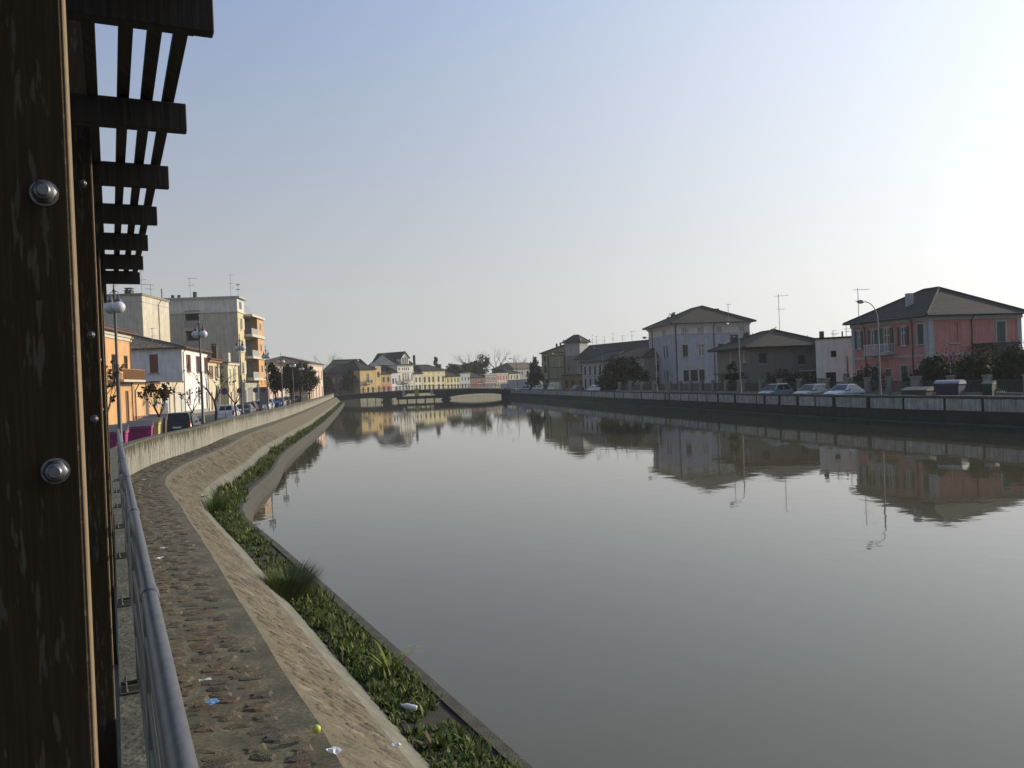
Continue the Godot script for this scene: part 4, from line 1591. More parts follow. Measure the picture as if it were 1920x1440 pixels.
	b = house("green_white_house", "small pale green house at the right end of the far row", fq(65.8, 71.5, 9), 1.8, [[5.0, plaster("palegreen", 0.58, 0.60, 0.46)]], {0: grid([1.2, 3.0, 4.6], [[2.9, 0.6, 1.4, "w"], [0.3, 0.7, 1.8, "s"]])}, "", look)
	roof(b, 1.4, 0.3, 0, 2.0, rd)
	b = house("hip_roof_house", "house showing a broad hipped roof above the far row", fq(58, 72, 10, 16), 1.8, [[6.4, plaster("duskcream", 0.45, 0.40, 0.33)]], {0: grid([2, 5, 8, 11], [[4.2, 0.9, 1.4, "s"]])}, "", look)
	roof(b, 2.4, 0.4, 0, 4.0, rb)
	b = house("long_roof_house", "house showing a long grey roof at the right end of the far row", fq(73, 90, 10, 4), 1.8, [[6.6, plaster("duskgrey", 0.34, 0.33, 0.31)]], {0: grid([2, 5, 8, 11, 14], [[4.2, 0.9, 1.4, "s"], [1.0, 0.9, 1.6, "s"]])}, "", look)
	roof(b, 2.2, 0.4, 0, 3.0, rb)
	# houses behind the left end of the bridge
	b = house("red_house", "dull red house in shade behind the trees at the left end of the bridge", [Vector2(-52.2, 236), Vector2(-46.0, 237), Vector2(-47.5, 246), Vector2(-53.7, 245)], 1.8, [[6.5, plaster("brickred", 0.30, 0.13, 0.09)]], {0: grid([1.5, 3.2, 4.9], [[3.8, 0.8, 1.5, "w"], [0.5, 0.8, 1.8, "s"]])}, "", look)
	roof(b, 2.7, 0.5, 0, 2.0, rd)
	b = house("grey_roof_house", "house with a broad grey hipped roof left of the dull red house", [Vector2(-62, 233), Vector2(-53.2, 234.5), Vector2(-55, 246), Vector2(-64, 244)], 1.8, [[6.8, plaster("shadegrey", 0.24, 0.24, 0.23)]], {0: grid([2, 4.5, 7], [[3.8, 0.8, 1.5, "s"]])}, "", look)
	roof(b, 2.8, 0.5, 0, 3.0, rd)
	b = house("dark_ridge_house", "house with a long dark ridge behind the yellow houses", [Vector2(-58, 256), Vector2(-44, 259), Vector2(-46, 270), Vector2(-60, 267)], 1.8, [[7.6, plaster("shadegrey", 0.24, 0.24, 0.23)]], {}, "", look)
	roof(b, 3.6, 0.5, 0, 3.5, rd)
	# quay wall under the far row
	mb = MB.new()
	var p0 := Vector2(-42.55, 231.72)
	for k in 7:
		var a := p0 + FDIR * (k * 20.0)
		var c := a + FDIR * 20.0
		mb.quad(G(a.x, a.y, -0.5), G(c.x, c.y, -0.5), G(c.x, c.y, 1.8), G(a.x, a.y, 1.8))
		mb.quad(G(a.x, a.y, 1.8), G(c.x, c.y, 1.8), G(c.x, c.y, 2.5), G(a.x, a.y, 2.5))
		var e := a - FNOR * 0.3
		var g := c - FNOR * 0.3
		mb.quad(G(a.x, a.y, 2.5), G(c.x, c.y, 2.5), G(g.x, g.y, 2.5), G(e.x, e.y, 2.5))
	struct("far_quay_wall", mb, plaster("quay", 0.30, 0.29, 0.23))


func right_street() -> void:
	var rd: Material = M.roof_slate
	var pink := plaster("pink", 0.54, 0.23, 0.20)
	var gl := {"shutter": M.shutter_green, "surround": M.trim_grey, "frame": M.frame_white}
	# pink house
	var b := house("pink_house", "salmon pink two-storey house with white corner strips and green shutters on the right bank", [Vector2(36.9, 89.5), Vector2(39.84, 79.0), Vector2(50.34, 81.6), Vector2(47.4, 92.1)], 1.5, [[7.55, pink]], {
		0: [[0.85, 4.75, 0.62, 1.9, "o"], [2.95, 4.75, 0.7, 1.9, "o"], [4.85, 4.3, 0.92, 2.4, "o"], [7.28, 4.76, 0.74, 1.9, "o"], [9.6, 4.8, 0.75, 1.95, "s"], [7.2, 1.3, 0.9, 1.5, "s"], [9.55, 1.3, 0.85, 1.5, "s"], [0.4, 0.1, 1.0, 2.5, "d"], [4.8, 0.1, 1.0, 2.5, "d"], [2.9, 1.3, 0.9, 1.5, "s"]],
		1: [[2.42, 4.84, 1.0, 1.9, "b"], [7.89, 4.74, 0.99, 2.0, "s"], [2.4, 1.2, 1.0, 1.6, "s"], [7.9, 1.2, 1.0, 1.6, "s"]]}, "", gl)
	for e in [0, 1]:
		trim(b, e, 7.05, 0.5, 0.12, M.trim_grey, "cornice")
		trim(b, e, 3.62, 0.2, 0.05, M.trim_grey)
		gutter(b, e, 0.6, M.gutter_dark)
	for q in [[0, 0.0, 0.42], [0, 10.45, 0.45], [1, 0.0, 0.62], [1, 10.3, 0.52]]:
		trim(b, q[0], 0.0, 7.05, 0.06, M.trim_grey, "corner_strip", q[1], q[2])
	for q in [[0, 2.15], [0, 8.9], [1, 4.95]]:
		pipe(b, q[0], q[1], 0.0, 7.4, M.gutter_dark)
	var mb := MB.new()
	fbox(mb, 2.3, 4.7, 1.25, 0.1, 0.0, 0.14)
	put("sill", mb, M.trim_grey, b.o, b.side(1))
	balcony(b, 0, 3.0, 4.1, 3.5, 1.0, 0.16, M.trim_grey, M.frame_white)
	roof(b, 3.05, 0.6, 0, 5.0, rd)
	chimney(b, 40.6, 84.0, 10.2, 0.6, 1.4, M.trim_grey, false)
	antenna(b, 37.9, 89.9, 9.2, 12.9, 0.0)
	mb = MB.new()
	fbox(mb, 5.0, 4.4, 3.2, 0.25, 0.06, 2.4)
	fbox(mb, 5.1, 2.6, 0.1, 1.8, 2.2, 2.3)
	fbox(mb, 8.0, 2.6, 0.1, 1.8, 2.2, 2.3)
	fbox(mb, 5.2, 3.0, 2.8, 1.35, 2.25, 2.32)
	put("porch_canopy", mb, mat("canopy_dark", Color(0.03, 0.035, 0.033), 0.8), b.o, b.side(1))
	# white cube house
	b = house("white_cube_house", "small white flat-roofed house between the brown house and the pink house", [Vector2(35.35, 96.1), Vector2(38.9, 94.2), Vector2(43, 101), Vector2(39.4, 103)], 1.5, [[6.2, plaster("cubewhite", 0.74, 0.73, 0.66)]], {0: [[1.62, 4.09, 0.62, 0.73, "k"], [0.98, 0.1, 1.14, 2.25, "k"], [2.8, 0.1, 0.85, 2.1, "g"]]}, "", {"door": M.door_grey})
	flat_roof(b, 0.14, 0.2, rd)
	chimney(b, 36.2, 96.3, 7.9, 0.42, 0.75, M.gutter_dark, false)
	chimney(b, 39.0, 97.3, 7.9, 0.14, 0.7, M.gutter_dark, false)
	antenna(b, 39.6, 97.6, 7.9, 9.5, 0.3, 1)
	antenna(b, 37.8, 97.0, 7.9, 8.7, 0.2, 1)
	pipe(b, 0, 3.4, 0.0, 4.0, M.gutter_dark)
	# brown-grey house
	var dun := plaster("dun", 0.21, 0.195, 0.16)
	b = house("dun_house", "dun grey house with deep eaves between the lavender house and the white cube house", [Vector2(27.6, 111), Vector2(28.7, 100), Vector2(38.4, 101.2), Vector2(37.3, 112.2)], 1.5, [[5.75, dun]], {0: [[4.6, 4.0, 0.9, 1.3, "w"], [9.2, 4.0, 0.9, 1.3, "w"], [4.6, 1.0, 0.9, 1.3, "w"], [8.4, 0.9, 1.0, 1.4, "w"]], 1: [[1.3, 3.7, 0.9, 1.3, "s"], [6.2, 3.4, 0.9, 1.2, "s"], [3.4, 1.0, 0.9, 1.3, "s"], [6.9, 0.1, 0.9, 2.2, "d"]]}, "", {"shutter": M.shutter_dark})
	roof(b, 2.1, 0.95, 0, 4.2, roof_mat("greybrown", 0.038, 0.034, 0.030))
	mb = MB.new()
	fbox(mb, 6.3, 2.55, 3.0, 0.18, 0.0, 1.5)
	put("door_canopy", mb, M.trim_grey, b.o, b.side(1))
	mb = MB.new()
	fbox(mb, 0.2, 2.5, 9.0, 0.25, 0.0, 0.7)
	put("ledge", mb, M.gutter_dark, b.o, b.side(0))
	chimney(b, 29.6, 109.5, 7.6, 0.9, 1.2, M.chimney)
	chimney(b, 30.9, 108.5, 8.0, 0.6, 1.3, M.chimney, false)
	antenna(b, 35.0, 107.5, 9.0, 14.2, 0.2)
	antenna(b, 29.4, 111.2, 8.0, 13.5, 0.5, 1)
	# lavender house
	var lav := plaster("lavender", 0.42, 0.41, 0.465)
	var band := plaster("lavgrey", 0.58, 0.575, 0.51)
	b = house("lavender_house", "three-storey lavender house with a pale attic band and a hipped roof", [Vector2(24.52, 146.7), Vector2(26.34, 133.0), Vector2(39.36, 136.0), Vector2(37.5, 149.6)], 1.5, [[3.45, plaster("lavlow", 0.42, 0.415, 0.45)], [9.2, lav], [11.0, band]], {
		0: [[2.6, 5.41, 1.1, 2.0, "s"], [8.25, 5.63, 0.55, 1.92, "s"], [9.72, 5.63, 0.55, 1.9, "s"], [3.0, 1.2, 0.7, 2.2, "s"], [8.1, 1.8, 0.55, 1.8, "s"], [9.5, 1.7, 0.6, 1.9, "s"], [8.3, 9.4, 0.9, 0.9, "w"]],
		1: [[1.44, 9.37, 0.73, 0.93, "w"], [4.22, 9.36, 0.72, 0.9, "w"], [7.54, 9.3, 0.72, 0.92, "w"], [11.6, 9.3, 0.76, 0.9, "w"], [1.34, 5.58, 0.9, 1.91, "s"], [4.17, 5.56, 0.95, 1.93, "w"], [7.6, 5.56, 0.9, 1.93, "s"], [11.4, 5.56, 0.9, 1.93, "s"], [1.34, 1.55, 0.95, 1.95, "s"], [2.55, 1.55, 1.25, 1.95, "s"], [4.07, 1.55, 0.94, 1.95, "s"], [8.0, 1.5, 1.0, 1.9, "s"]]}, "", {"shutter": M.shutter_dark, "surround": M.trim_grey})
	for e in [0, 1]:
		trim(b, e, 9.14, 0.12, 0.05, M.trim_grey)
		trim(b, e, 3.38, 0.12, 0.05, M.trim_grey)
		gutter(b, e, 0.75, M.gutter_dark)
		# curved cove under the eaves
		mb = MB.new()
		for k in 4:
			fbox(mb, -0.08 * k, 10.35 + k * 0.16, b.width(e) + 0.16 * k, 0.16, 0.0, 0.08 + 0.13 * k)
		put("cove", mb, band, b.o, b.side(e))
	trim(b, 1, 4.0, 0.42, 0.06, M.trim_grey, "panel", 1.1, 4.2)
	pipe(b, 1, 0.25, 0.0, 10.8, M.gutter_dark, 0.1)
	pipe(b, 0, 2.3, 0.0, 10.8, M.gutter_dark, 0.08)
	pipe(b, 1, 6.9, 0.0, 10.8, M.gutter_dark, 0.07)
	balcony(b, 0, 2.2, 4.7, 3.0, 1.0, 0.16, M.trim_grey, M.frame_white)
	roof(b, 3.0, 0.8, 0, 5.0, rd)
	chimney(b, 35.2, 142.0, 14.0, 1.3, 1.2, M.chimney, false)
	# houses further along
	var b2 := house("red_roof_house", "low house with a dark red hipped roof behind the broad dark tree", [Vector2(18.4, 156), Vector2(22.6, 141), Vector2(31, 143.5), Vector2(27, 158)], 1.5, [[6.0, plaster("dullcream", 0.34, 0.33, 0.27)]], {0: grid([3, 7, 11], [[3.4, 1.0, 1.6, "s"], [0.8, 1.0, 1.7, "s"]]), 1: grid([2.5, 6], [[3.4, 1.0, 1.6, "s"], [0.8, 1.0, 1.7, "s"]])}, "", {"shutter": M.shutter_dark})
	roof(b2, 2.0, 0.5, 0, 4.0, roof_mat("redbrown", 0.14, 0.08, 0.06))
	b2 = house("white_row_house", "pale house with tall shuttered windows between the tower and the broad dark tree", [Vector2(14.6, 171), Vector2(19.0, 157.5), Vector2(27.5, 160), Vector2(23, 174)], 1.5, [[5.9, plaster("rowgrey", 0.46, 0.46, 0.45)]], {0: grid([1.5, 4, 6.5, 9, 11.5], [[3.3, 0.9, 1.8, "s"], [0.6, 0.9, 2.0, "s"]]), 1: grid([2, 5], [[3.3, 0.9, 1.8, "s"]])}, "", {"shutter": M.shutter_dark})
	trim(b2, 0, 2.9, 0.14, 0.06, M.trim_grey)
	roof(b2, 1.9, 0.5, 0, 4.0, rd)
	b2 = house("long_roof_block", "long block under one continuous grey roof behind the pale row house", [Vector2(14.7, 186.4), Vector2(26.5, 166.5), Vector2(33.4, 170.6), Vector2(21.6, 190.5)], 1.5, [[7.0, plaster("duskgrey", 0.34, 0.33, 0.31)]], {0: grid([2, 5, 8, 11, 14, 17], [[4.0, 0.9, 1.7, "s"]])}, "", {"shutter": M.shutter_dark})
	roof(b2, 3.0, 0.5, 0, 0.0, rd, M.plaster_duskgrey)
	for q in [[19.8, 186, 2.6], [21.4, 184.5, 2.4], [23.0, 181.5, 2.9], [24.6, 178, 2.2], [26.2, 175, 2.9], [19.1, 188, 3.1]]:
		antenna(b2, q[0] - 0.4, q[1] + 0.6, 11.0, 10.9 + q[2], q[0], int(q[0]) % 2)
	b2 = house("gable_house", "large yellow-grey house with two framed blank panels on its gable end beside the tower", [Vector2(7.4, 200.5), Vector2(19.6, 195.6), Vector2(24.5, 208), Vector2(12.3, 213)], 1.5, [[9.1, plaster("yellowgrey", 0.36, 0.32, 0.19)]], {0: [[0.8, 1.0, 0.8, 1.8, "s"], [0.6, 4.2, 0.6, 2.0, "s"], [0.6, 7.0, 0.5, 1.4, "s"]]}, "", {"shutter": M.shutter_dark})
	for v in [2.6, 5.4, 8.2]:
		trim(b2, 0, v, 0.25, 0.05, mat("band_brown", Color(0.09, 0.085, 0.06), 0.9), "band", 1.5, 4.6)
	trim(b2, 0, 2.7, 5.6, 0.04, M.band_brown, "band", 1.5, 0.4)
	trim(b2, 0, 2.7, 5.6, 0.04, M.band_brown, "band", 5.6, 0.4)
	roof(b2, 2.0, 0.5, 1, 0.0, rd, M.plaster_yellowgrey)
	chimney(b2, 11.2, 200.6, 11.9, 0.45, 0.9, M.chimney, false)
	chimney(b2, 12.1, 200.2, 12.1, 0.4, 0.9, M.chimney, false)
	b2 = house("tower", "square tower with an arched blind window and a little pyramid roof on the right bank", [Vector2(12.9, 195.4), Vector2(16.1, 193.2), Vector2(18.3, 196.4), Vector2(15.1, 198.6)], 1.5, [[8.2, plaster("towerdun", 0.25, 0.235, 0.19)], [11.2, plaster("towergrey", 0.40, 0.40, 0.37)]], {0: [[1.4, 8.6, 1.0, 1.7, "b"], [0.4, 4.4, 0.5, 1.4, "s"]]}, "", {"category": "tower"})
	for e in [0, 1, 3]:
		trim(b2, e, 8.1, 0.2, 0.08, M.trim_grey)
		trim(b2, e, 10.55, 0.25, 0.1, M.trim_grey)
		trim(b2, e, 10.95, 0.3, 0.25, M.trim_grey, "cornice")
	roof(b2, 1.7, 0.6, 0, 1.9, rd)
	mb = MB.new()
	for q in [Vector2(12.5, 195.0), Vector2(16.3, 192.8), Vector2(18.8, 196.6), Vector2(15.0, 199.0)]:
		mb.lathe(world_at(b2, q.x, q.y, 12.7), [Vector2(0.0, -0.1), Vector2(0.16, 0), Vector2(0.1, 0.3), Vector2(0.2, 0.5), Vector2(0, 0.8)], 7)
	part("finials", mb, M.trim_grey, b2.roof)
	b2.roof.get_child(b2.roof.get_child_count() - 1).name = "finial"
	b2 = house("yellow_kiosk_house", "low ochre yellow building behind the parked cars near the tower", [Vector2(11.3, 184), Vector2(15.4, 173.4), Vector2(17.2, 174.1), Vector2(13.1, 184.7)], 1.5, [[3.4, plaster("kiosk", 0.27, 0.19, 0.06)]], {0: grid([2, 5, 9, 12], [[0.6, 1.2, 1.8, "s"]])}, "", {"shutter": M.shutter_dark})
	flat_roof(b2, 0.3, 0.2, rd)
	# garden fences and gate pillars in front of the houses
	rng.seed = 51
	var fm := mat("fence_dark", Color(0.045, 0.055, 0.05), 0.8)
	var pil := plaster("pillar", 0.27, 0.25, 0.21)
	var runs := [[Vector2(36.4, 58.5), Vector2(33.6, 68.6), "dark garden fence with stone pillars before the round bushes at the right edge", 3.0], [Vector2(33.5, 69.0), Vector2(30.4, 80.0), "garden wall with stone pillars before the left front of the pink house", 2.6], [Vector2(30.2, 81), Vector2(26.6, 95), "dark garden fence in front of the white cube house and the dun house", 3.2], [Vector2(26.3, 96), Vector2(21.8, 114), "pale-pillared garden fence in front of the dun house and the lavender house", 3.0], [Vector2(21.5, 115), Vector2(17.0, 131), "green-grey garden fence in front of the lavender house's left side", 3.4], [Vector2(10.6, 178), Vector2(7.4, 192), "pale panelled fence beside the conifer and the gable house", 2.8]]
	for r in runs:
		var a: Vector2 = r[0]
		var c: Vector2 = r[1]
		var n := maxi(2, int(a.distance_to(c) / r[3]))
		var o := thing("garden_fence", r[2], "fence", G(a.x, a.y, 1.6))
		var d := (c - a).normalized()
		var bs := Basis(Vector3(d.x, 0, -d.y), Vector3.UP, Vector3(d.x, 0, -d.y).cross(Vector3.UP))
		var st := a.distance_to(c) / n
		for k in n + 1:
			var pm := MB.new()
			pm.cbox(Vector3(0, 0.85, 0), Vector3(0.42, 1.7, 0.42), 0.02)
			pm.cbox(Vector3(0, 1.76, 0), Vector3(0.54, 0.12, 0.54), 0.02)
			part("pillar", pm, pil, o).transform = Transform3D(bs, bs.x * (k * st))
			if k < n:
				var pn := MB.new()
				pn.box(Vector3(st * 0.5, 0.25, 0), Vector3(st - 0.42, 0.5, 0.18))
				part("low_wall", pn, pil, o).transform = Transform3D(bs, bs.x * (k * st))
				var rl := MB.new()
				for j in int(st / 0.16):
					rl.box(Vector3(0.3 + j * 0.16, 0.98, 0), Vector3(0.06, 0.95, 0.03))
				rl.box(Vector3(st * 0.5, 1.4, 0.0), Vector3(st - 0.42, 0.05, 0.05))
				part("railing", rl, fm, o).transform = Transform3D(bs, bs.x * (k * st))


# ------------------------------------------------------------------ street furniture
func globe_lamp(at: Vector3, label: String, turn: float) -> Node3D:
	var o := thing("street_lamp", label, "street lamp", at, "globe lamps along the left river wall", turn)
	var mb := MB.new()
	mb.lathe(Vector3.ZERO, [Vector2(0.14, 0), Vector2(0.14, 0.1), Vector2(0.1, 0.25), Vector2(0.085, 1.0), Vector2(0.10, 1.04), Vector2(0.075, 1.1), Vector2(0.06, 3.6), Vector2(0.075, 3.64), Vector2(0.05, 3.72), Vector2(0.042, 6.14), Vector2(0.065, 6.2), Vector2(0.03, 6.26), Vector2(0.018, 6.5), Vector2(0.04, 6.54), Vector2(0.0, 6.68)], 10)
	part("pole", mb, M.lamp_metal, o)
	for s: float in [-1.0, 1.0]:
		mb = MB.new()
		var p: Array = []
		for k in 7:
			var a := PI * k / 6.0
			p.append(Vector3(s * (0.105 - 0.105 * cos(a)), 6.12 + 0.04 * sin(a), 0))
		p.append(Vector3(s * 0.21, 5.98, 0))
		mb.tube(p, [0.013], 6)
		part("arm", mb, M.lamp_metal, o)
		mb = MB.new()
		mb.lathe(Vector3(s * 0.21, 5.62, 0), [Vector2(0.10, 0.17), Vector2(0.115, 0.19), Vector2(0.10, 0.25), Vector2(0.05, 0.30), Vector2(0.04, 0.40), Vector2(0, 0.42)], 10)
		part("cap", mb, M.lamp_metal, o)
		mb = MB.new()
		mb.ball(Vector3(s * 0.21, 5.62, 0), Vector3(0.215, 0.205, 0.215), 18, 12)
		part("globe", mb, M.lamp_globe, o)
	return o


func street_lamps() -> void:
	var spots := [
		[Vector2(-13.45, 28.3), "nearest globe street lamp, its top cut off by the pergola beams"],
		[Vector2(-16.1, 43.0), "globe street lamp standing between the dark hatchback and the silver hatchback"],
		[Vector2(-19.1, 58.5), "globe street lamp in front of the tall apartment block's balconies"],
		[Vector2(-22.3, 75.5), "globe street lamp in front of the small ochre house"],
		[Vector2(-25.4, 91.5), "globe street lamp just right of the first round street tree"],
		[Vector2(-28.9, 109.5), "globe street lamp before the left half of the large round street trees"],
		[Vector2(-32.8, 129.5), "globe street lamp before the middle of the large round street trees"],
		[Vector2(-37.4, 150.5), "globe street lamp at the right end of the round street trees"],
		[Vector2(-41.4, 171.0), "farthest globe street lamp before the bridge"]]
	var first: Node3D = null
	for q in spots:
		var at := G(q[0].x, q[0].y, 1.9)
		if first == null:
			first = globe_lamp(at, q[1], -0.5)
		else:
			copy(first, "street_lamp", q[1], at, -0.5 - at.x * 0.02)
	# arched lamps across the river
	var list := [
		[Vector2(28.2, 63.5), 7.9, "tall arched street lamp in front of the pink house's balcony"],
		[Vector2(23.7, 86.0), 7.9, "arched street lamp in front of the dun house and lavender house"],
		[Vector2(19.2, 110.0), 7.9, "arched street lamp before the left corner of the lavender house"],
		[Vector2(15.6, 141.0), 7.9, "arched street lamp before the pale row house near the tower"],
		[Vector2(9.6, 166.0), 7.9, "arched street lamp before the gable house with two blank panels"],
		[Vector2(1.2, 190.0), 8.3, "arched street lamp left of the conifer near the bridge's right end"]]
	first = null
	for q in list:
		var at := G(q[0].x, q[0].y, 1.6)
		if first == null:
			first = thing("arched_lamp", q[2], "street lamp", at, "arched lamps on the right bank", 0.25)
			var mb := MB.new()
			mb.tube([Vector3(0, 0, 0), Vector3(0, 1.2, 0), Vector3(0, 1.25, 0), Vector3(0, 6.4, 0)], [0.10, 0.10, 0.075, 0.055], 10)
			part("pole", mb, M.pole_grey, first)
			mb = MB.new()
			var p: Array = []
			for k in 9:
				var a := PI * 0.5 * k / 8.0
				p.append(Vector3(-1.15 * (1.0 - cos(a)), 6.4 + 1.35 * sin(a), 0))
			mb.tube(p, [0.05, 0.035], 8)
			part("arm", mb, M.pole_grey, first)
			mb = MB.new()
			mb.ball(Vector3(-1.42, 7.76, 0), Vector3(0.38, 0.13, 0.16), 12, 8)
			part("lamp_head", mb, M.pole_grey, first)
			mb = MB.new()
			mb.ball(Vector3(-1.46, 7.70, 0), Vector3(0.28, 0.11, 0.13), 10, 6)
			part("lens", mb, M.lamp_globe, first)
		else:
			copy(first, "arched_lamp", q[2], at, 0.25, "arched lamps on the right bank")
	# round no-parking signs
	var signs := [[Vector2(-25.0, 72.0), "round blue traffic sign behind the bare tree by the silver hatchback", false], [Vector2(-27.6, 84.0), "round blue traffic sign before the pale yellow house with the chimney stack", false], [Vector2(-29.9, 96.5), "round blue traffic sign under the lowest cream balcony of the apartment block", false], [Vector2(-27.0, 90.0), "round blue traffic sign above a tall grey panel before the ochre house", true]]
	for q in signs:
		var o := thing("traffic_sign", q[1], "traffic sign", G(q[0].x, q[0].y, 1.8), "round blue traffic signs on the left quay", 0.1)
		var mb := MB.new()
		mb.tube([Vector3(0, 0, 0), Vector3(0, 3.0, 0)], [0.03], 7)
		part("post", mb, M.pole_grey, o)
		mb = MB.new()
		mb.tube([Vector3(0, 2.72, 0.035), Vector3(0, 2.72, 0.055)], [0.30], 20)
		var d := part("disc", mb, mat("sign_red", Color(0.25, 0.02, 0.03), 0.5), o)
		mb = MB.new()
		mb.tube([Vector3(0, 2.72, 0.05), Vector3(0, 2.72, 0.062)], [0.235], 20)
		part("face", mb, mat("sign_blue", Color(0.03, 0.04, 0.22), 0.5), d)
		mb = MB.new()
		mb.box(Vector3(0, 2.72, 0.066), Vector3(0.06, 0.47, 0.006), Basis(Vector3(0, 0, 1), PI * 0.25))
		part("slash", mb, M.sign_red, d)
		if q[2]:
			mb = MB.new()
			mb.cbox(Vector3(0, 2.1, 0.02), Vector3(0.92, 1.85, 0.03), 0.01)
			part("back_panel", mb, mat("sign_back", Color(0.16, 0.16, 0.17), 0.6), o)


# ------------------------------------------------------------------ trees
func limb(mb: MB, a: Vector3, dirv: Vector3, l: float, r: float, lev: int, tips: Array, bend: float) -> void:
	var p: Array = [a]
	var rr: Array = [r]
	var d := dirv
	var n := 3
	for i in n:
		d = (d + Vector3(rng.randf_range(-1, 1), rng.randf_range(-0.3, 0.7), rng.randf_range(-1, 1)) * bend).normalized()
		p.append(p[-1] + d * (l / n))
		rr.append(r * (1.0 - 0.5 * (i + 1) / n))
	mb.tube(p, rr, 6 if lev > 1 else 4, false)
	tips.append([p[-1], d, lev])
	if lev <= 0:
		return
	var k := 2 + (rng.randi() % 2)
	for i in k:
		var s := d.cross(Vector3(rng.randf_range(-1, 1), rng.randf_range(-1, 1), rng.randf_range(-1, 1))).normalized()
		var nd := (d + s * rng.randf_range(0.4, 0.85) + Vector3(0, 0.15, 0)).normalized()
		var t := rng.randf_range(0.55, 1.0)
		var at: Vector3 = p[1].lerp(p[3], t)
		limb(mb, at, nd, l * rng.randf_range(0.62, 0.82), rr[-1] * 0.8, lev - 1, tips, bend)


func leaf_quad(mb: MB, c: Vector3, s: float, col: Color) -> void:
	var a := Vector3(rng.randfn(), rng.randfn(), rng.randfn()).normalized()
	var b := a.cross(Vector3(rng.randfn(), rng.randfn(), rng.randfn())).normalized()
	mb.tint = col
	var n := (a.cross(b) + Vector3(0, 0.8, 0)).normalized()
	mb.tri(c - a * s * 0.6, c - b * s * 0.35, c + a * s * 0.6, n, n, n)
	mb.tri(c - a * s * 0.6, c + a * s * 0.6, c + b * s * 0.35, n, n, n)
	mb.tint = Color(1, 1, 1)


func bare_tree(called: String, label: String, at: Vector3, h: float, sd: int, lev: int, clumps: int, spread := 0.75, group := "", r := 0.09, reach := 0.2) -> void:
	rng.seed = sd
	var o := thing(called, label, "tree", at, group)
	var mb := MB.new()
	var th := h * 0.36
	mb.tube([Vector3(0, -0.1, 0), Vector3(0.02, th * 0.3, 0), Vector3(rng.randf_range(-0.1, 0.1), th * 0.7, 0.05), Vector3(rng.randf_range(-0.1, 0.1), th, 0)], [r * 1.25, r, r * 0.9, r * 0.8], 8)
	part("trunk", mb, M.bark, o)
	mb = MB.new()
	var tips: Array = []
	for i in 4:
		var a := TAU * i / 4.0 + rng.randf()
		limb(mb, Vector3(0, th * 0.97, 0), Vector3(cos(a) * spread, 1.0, sin(a) * spread).normalized(), h * (0.26 if h > 8.0 else reach), r * 0.55, lev, tips, 0.16)
	part("branches", mb, M.twig, o)
	if clumps > 0:
		mb = MB.new()
		for i in clumps:
			var t: Array = tips[rng.randi() % tips.size()]
			var col := [Color(0.10, 0.055, 0.025), Color(0.06, 0.035, 0.02), Color(0.15, 0.10, 0.03), Color(0.045, 0.04, 0.02)][rng.randi() % 4] as Color
			for k in 5:
				leaf_quad(mb, t[0] + Vector3(rng.randfn(), rng.randfn(), rng.randfn()) * 0.09, 0.17, col)
		part("leaves", mb, M.leaf, o)


# a leafy crown made of leaf-sized faces gathered in uneven clumps
func crown(mb: MB, lobes: Array, n: int, leaf: float, cols: Array, fill := 0.55, spread := 0.17) -> void:
	var tot := 0.0
	for q in lobes:
		tot += q[1].x * q[1].y
	for q in lobes:
		var c: Vector3 = q[0]
		var s: Vector3 = q[1]
		var k := int(n * s.x * s.y / tot)
		if fill >= 0.9:   # a clipped bush is dense: twigs and inner leaves fill it
			mb.tint = cols[0]
			mb.ball(c, s * 0.86, 16, 10)
			mb.tint = Color(1, 1, 1)
		var clump: Array = []
		for i in maxi(6, k / 40):
			var d := Vector3(rng.randfn(), rng.randfn(), rng.randfn()).normalized()
			clump.append([c + d * s * rng.randf_range(fill, 1.0), rng.randi() % cols.size(), rng.randf_range(0.8, 1.25)])
		for i in k:
			var e: Array = clump[rng.randi() % clump.size()]
			var p: Vector3 = e[0] + Vector3(rng.randfn(), rng.randfn(), rng.randfn()) * s * spread
			var col: Color = cols[e[1]] * (e[2] * rng.randf_range(0.8, 1.2))
			leaf_quad(mb, p, leaf * rng.randf_range(0.7, 1.3), Color(col.r, col.g, col.b))


func leafy(called: String, label: String, cat: String, at: Vector3, lobes: Array, n: int, leaf: float, cols: Array, trunk_h: float, trunk_r: float, sd: int, group := "", fill := 0.55, spread := 0.17) -> Node3D:
	rng.seed = sd
	var o := thing(called, label, cat, at, group)
	if trunk_h > 0:
		var mb := MB.new()
		mb.tube([Vector3(0, -0.1, 0), Vector3(0.05, trunk_h * 0.5, 0.02), Vector3(0, trunk_h, 0)], [trunk_r, trunk_r * 0.85, trunk_r * 0.7], 8)
		for i in 4:
			var a := TAU * i / 4.0
			mb.tube([Vector3(0, trunk_h * 0.95, 0), Vector3(cos(a) * 0.8, trunk_h + 1.1, sin(a) * 0.8)], [trunk_r * 0.5, trunk_r * 0.2], 6)
		part("trunk", mb, M.bark, o)
	var mb2 := MB.new()
	crown(mb2, lobes, n, leaf, cols, fill, spread)
	part("crown" if trunk_h > 0 else "foliage", mb2, M.leaf, o)
	return o


